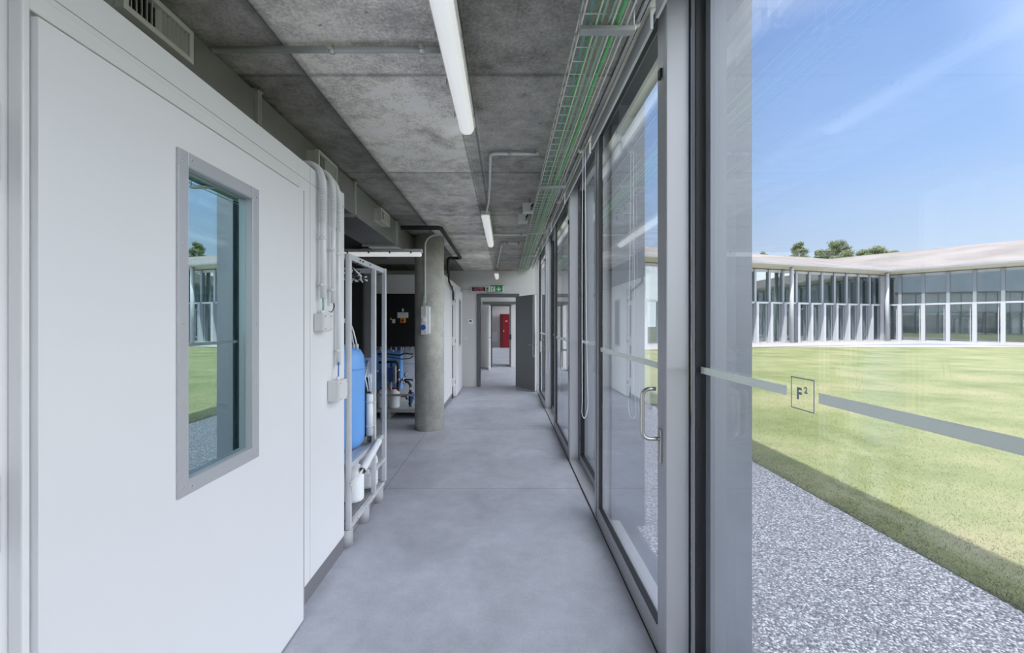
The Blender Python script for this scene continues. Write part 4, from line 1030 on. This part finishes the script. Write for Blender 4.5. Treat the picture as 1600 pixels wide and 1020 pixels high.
def wing(P0, P1, ts, nm_first):
    d_ = (P1 - P0).normalized(); ux = Vector((d_.x, d_.y, 0)); uy = Vector((-d_.y, d_.x, 0)); uz = Vector((0, 0, 1)); p = Vector((P0.x, P0.y, 0))
    for t0, t1 in zip(ts[:-1], ts[1:]):
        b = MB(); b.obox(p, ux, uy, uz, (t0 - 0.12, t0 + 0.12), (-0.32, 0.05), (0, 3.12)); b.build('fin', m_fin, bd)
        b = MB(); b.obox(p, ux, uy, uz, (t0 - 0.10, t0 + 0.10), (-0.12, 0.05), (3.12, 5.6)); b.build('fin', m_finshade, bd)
        f = MB()
        f.obox(p, ux, uy, uz, (t0 + 0.12, t1 - 0.12), (-0.15, 0.05), (3.0, 3.14)); f.obox(p, ux, uy, uz, (t0 + 0.12, t1 - 0.12), (-0.05, 0.05), (5.42, 5.62))
        f.obox(p, ux, uy, uz, (t0 + 0.12, t1 - 0.12), (-0.05, 0.05), (0, 0.1))
        f.obox(p, ux, uy, uz, (t1 - 0.26, t1 - 0.21), (-0.02, 0.05), (0.1, 3.0)); 
        wf = f.build('window', m_fin, bd)
        g = MB(); g.obox(p, ux, uy, uz, (t0 + 0.12, t1 - 0.12), (0.0, 0.02), (0.1, 3.0)); g.build('pane', m_glass_far, wf)
        g = MB(); g.obox(p, ux, uy, uz, (t0 + 0.12, t1 - 0.12), (0.0, 0.02), (3.14, 5.42)); g.build('pane', m_glass_far, wf)
LA = (CR - A0).length
ts = []; t_ = LA - 0.75
while t_ > 0: ts.append(t_); t_ -= 1.42
wing(A0, CR, ts[::-1], 0)
ts = [0.2] + [0.95 + 1.42 * i for i in range(22)]
wing(CR, B1, ts, 0)
dA = (CR - A0).normalized(); dB = (B1 - CR).normalized()
b = MB(); nA = Vector((-dA.y, dA.x, 0))
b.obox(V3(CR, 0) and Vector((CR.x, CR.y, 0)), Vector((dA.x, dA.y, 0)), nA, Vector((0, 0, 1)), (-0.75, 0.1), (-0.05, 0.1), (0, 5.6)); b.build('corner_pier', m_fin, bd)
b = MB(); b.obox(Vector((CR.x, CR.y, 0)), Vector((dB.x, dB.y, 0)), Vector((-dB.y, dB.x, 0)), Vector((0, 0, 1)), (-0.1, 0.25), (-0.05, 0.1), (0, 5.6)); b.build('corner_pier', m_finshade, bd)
for px_, dd in ((1237, A0), (1386, None)):
    tanv = (px_ - 790) / 660
    o_ = miter(path, -0.62)
    # point on offset line of wing A
    P0, P1 = o_[0], o_[1]; d_ = P1 - P0
    k = (tanv * P0.y - P0.x) / (d_.x - tanv * d_.y); q_ = P0 + d_ * k
    MB().lathe((q_.x, q_.y, 0), [(0.14, 0), (0.14, 5.75)], 16).build('round_column', m_fin, bd)
P0, P1 = o_[0], o_[1]
for k in (0.12, ):
    q_ = P0 + (P1 - P0) * k; MB().lathe((q_.x, q_.y, 0), [(0.14, 0), (0.14, 5.75)], 16).build('round_column', m_fin, bd)

# ------------------------------------------------------------------ trees behind
def tree(x, y, h, wd, label, seed):
    rs = np.random.RandomState(seed)
    t = thing('tree', (x, y, 0), label, 'tree', 'trees beyond the courtyard building')
    b = MB(); b.tube([(x, y, 0), (x + 0.1, y, h * 0.35), (x, y, h * 0.8)], [wd * 0.07, wd * 0.05, 0.05], 8)
    for i in range(6):
        a = rs.uniform(0, 6.28); zz = h * rs.uniform(0.35, 0.7)
        b.tube([(x, y, zz), (x + math.cos(a) * wd * 0.35, y + math.sin(a) * wd * 0.35, zz + h * 0.15)], [0.1, 0.03], 6)
    b.build('trunk', m_trunk, t)
    n = 14000
    cl = []
    for i in range(40):
        a = rs.uniform(0, 6.28); u = rs.uniform(0, 1) ** 0.5; zz = 0.3 + 0.7 * rs.uniform(0, 1) ** 0.8
        rad = wd * 0.5 * math.sin(min(1, (1.12 - zz) * 1.5) * math.pi / 2)
        cl.append((x + math.cos(a) * rad * u, y + math.sin(a) * rad * u, h * (0.3 + 0.66 * zz), wd * rs.uniform(0.13, 0.22)))
    cl = np.array(cl); idx = rs.randint(0, len(cl), n)
    dirs = rs.normal(size=(n, 3)); dirs /= np.linalg.norm(dirs, axis=1)[:, None]
    c = cl[idx, :3] + dirs * (cl[idx, 3] * rs.uniform(0.3, 1.0, n))[:, None] * np.array([1, 1, 0.8])
    c[:, 2] = np.minimum(c[:, 2], h)
    u = rs.normal(size=(n, 3)); u /= np.linalg.norm(u, axis=1)[:, None]
    v = np.cross(dirs, u); v /= np.linalg.norm(v, axis=1)[:, None] + 1e-9
    sz = 0.17
    co_ = np.stack([c - u * sz * 0.5, c + v * sz * 0.5, c + u * sz * 0.6], 1).reshape(-1, 3) - np.array([x, y, 0])
    me = bpy.data.meshes.new('crown'); me.from_pydata(co_.tolist(), [], [(3 * i, 3 * i + 1, 3 * i + 2) for i in range(n)])
    me.materials.append(m_leaf); o = bpy.data.objects.new('crown', me); S.collection.objects.link(o); o.parent = t
m_trunk = M('bark', (0.12, 0.09, 0.06, 1), 0.9)
m_leaf = M('leaves', (0.15, 0.18, 0.08, 1), 0.7, var=0.35, vscale=0.6)
for (px_, ytop, wpx, lab, sd) in ((1195, 389, 17, 'lowest small treetop just showing over the roof beside the window post', 3), (1247, 375, 28, 'round treetop above the left half of the far roof', 5), (1283, 388, 26, 'low treetop touching the tallest one on its left', 8), (1310, 373, 44, 'tallest pointed treetop above the far roof', 11), (1350, 387, 30, 'low treetop just right of the tallest one', 14), (1372, 383, 44, 'broad light treetop above the roof valley', 17), (1398, 388, 26, 'rightmost small treetop at the roof valley', 21)):
    Yt = 58 if sd in (5, 11, 17) else 68
    s_ = 660 / Yt
    tree((px_ - 790) / s_, Yt, H + (505 - ytop) / s_, wpx / s_ * 1.15, lab, sd)

# ------------------------------------------------------------------ grass blades near the gravel
def blades():
    rs = np.random.RandomState(2)
    n = 170000
    t = rs.uniform(0, 1, n)
    y = 0.6 + 13.0 * t ** 1.5
    x = 2.75 + (rs.uniform(0, 1, n) ** 1.7) * (1.0 + y * 1.1)
    hgt = rs.uniform(0.008, 0.024, n); a = rs.uniform(0, 6.28, n); wdt = rs.uniform(0.0010, 0.0022, n)
    lean = rs.normal(0, 0.014, (n, 2))
    z0 = GZ + 0.004
    p0 = np.stack([x - np.cos(a) * wdt, y - np.sin(a) * wdt, np.full(n, z0)], 1)
    p1 = np.stack([x + np.cos(a) * wdt, y + np.sin(a) * wdt, np.full(n, z0)], 1)
    p2 = np.stack([x + lean[:, 0], y + lean[:, 1], z0 + hgt], 1)
    co_ = np.stack([p0, p1, p2], 1).reshape(-1, 3)
    me = bpy.data.meshes.new('grass_blades'); me.vertices.add(3 * n); me.vertices.foreach_set('co', co_.ravel())
    me.loops.add(3 * n); me.loops.foreach_set('vertex_index', np.arange(3 * n)); me.polygons.add(n)
    me.polygons.foreach_set('loop_start', np.arange(0, 3 * n, 3)); me.polygons.foreach_set('loop_total', np.full(n, 3)); me.update()
    me.materials.append(m_blade)
    o = bpy.data.objects.new('grass', me); S.collection.objects.link(o)
    o['kind'] = 'stuff'; o['label'] = 'short green and straw coloured grass along the gravel edge'; o['category'] = 'grass'
m_blade = M('grass_blade', (0.17, 0.18, 0.098, 1), 0.7, var=0.4, vscale=2.5)
blades()
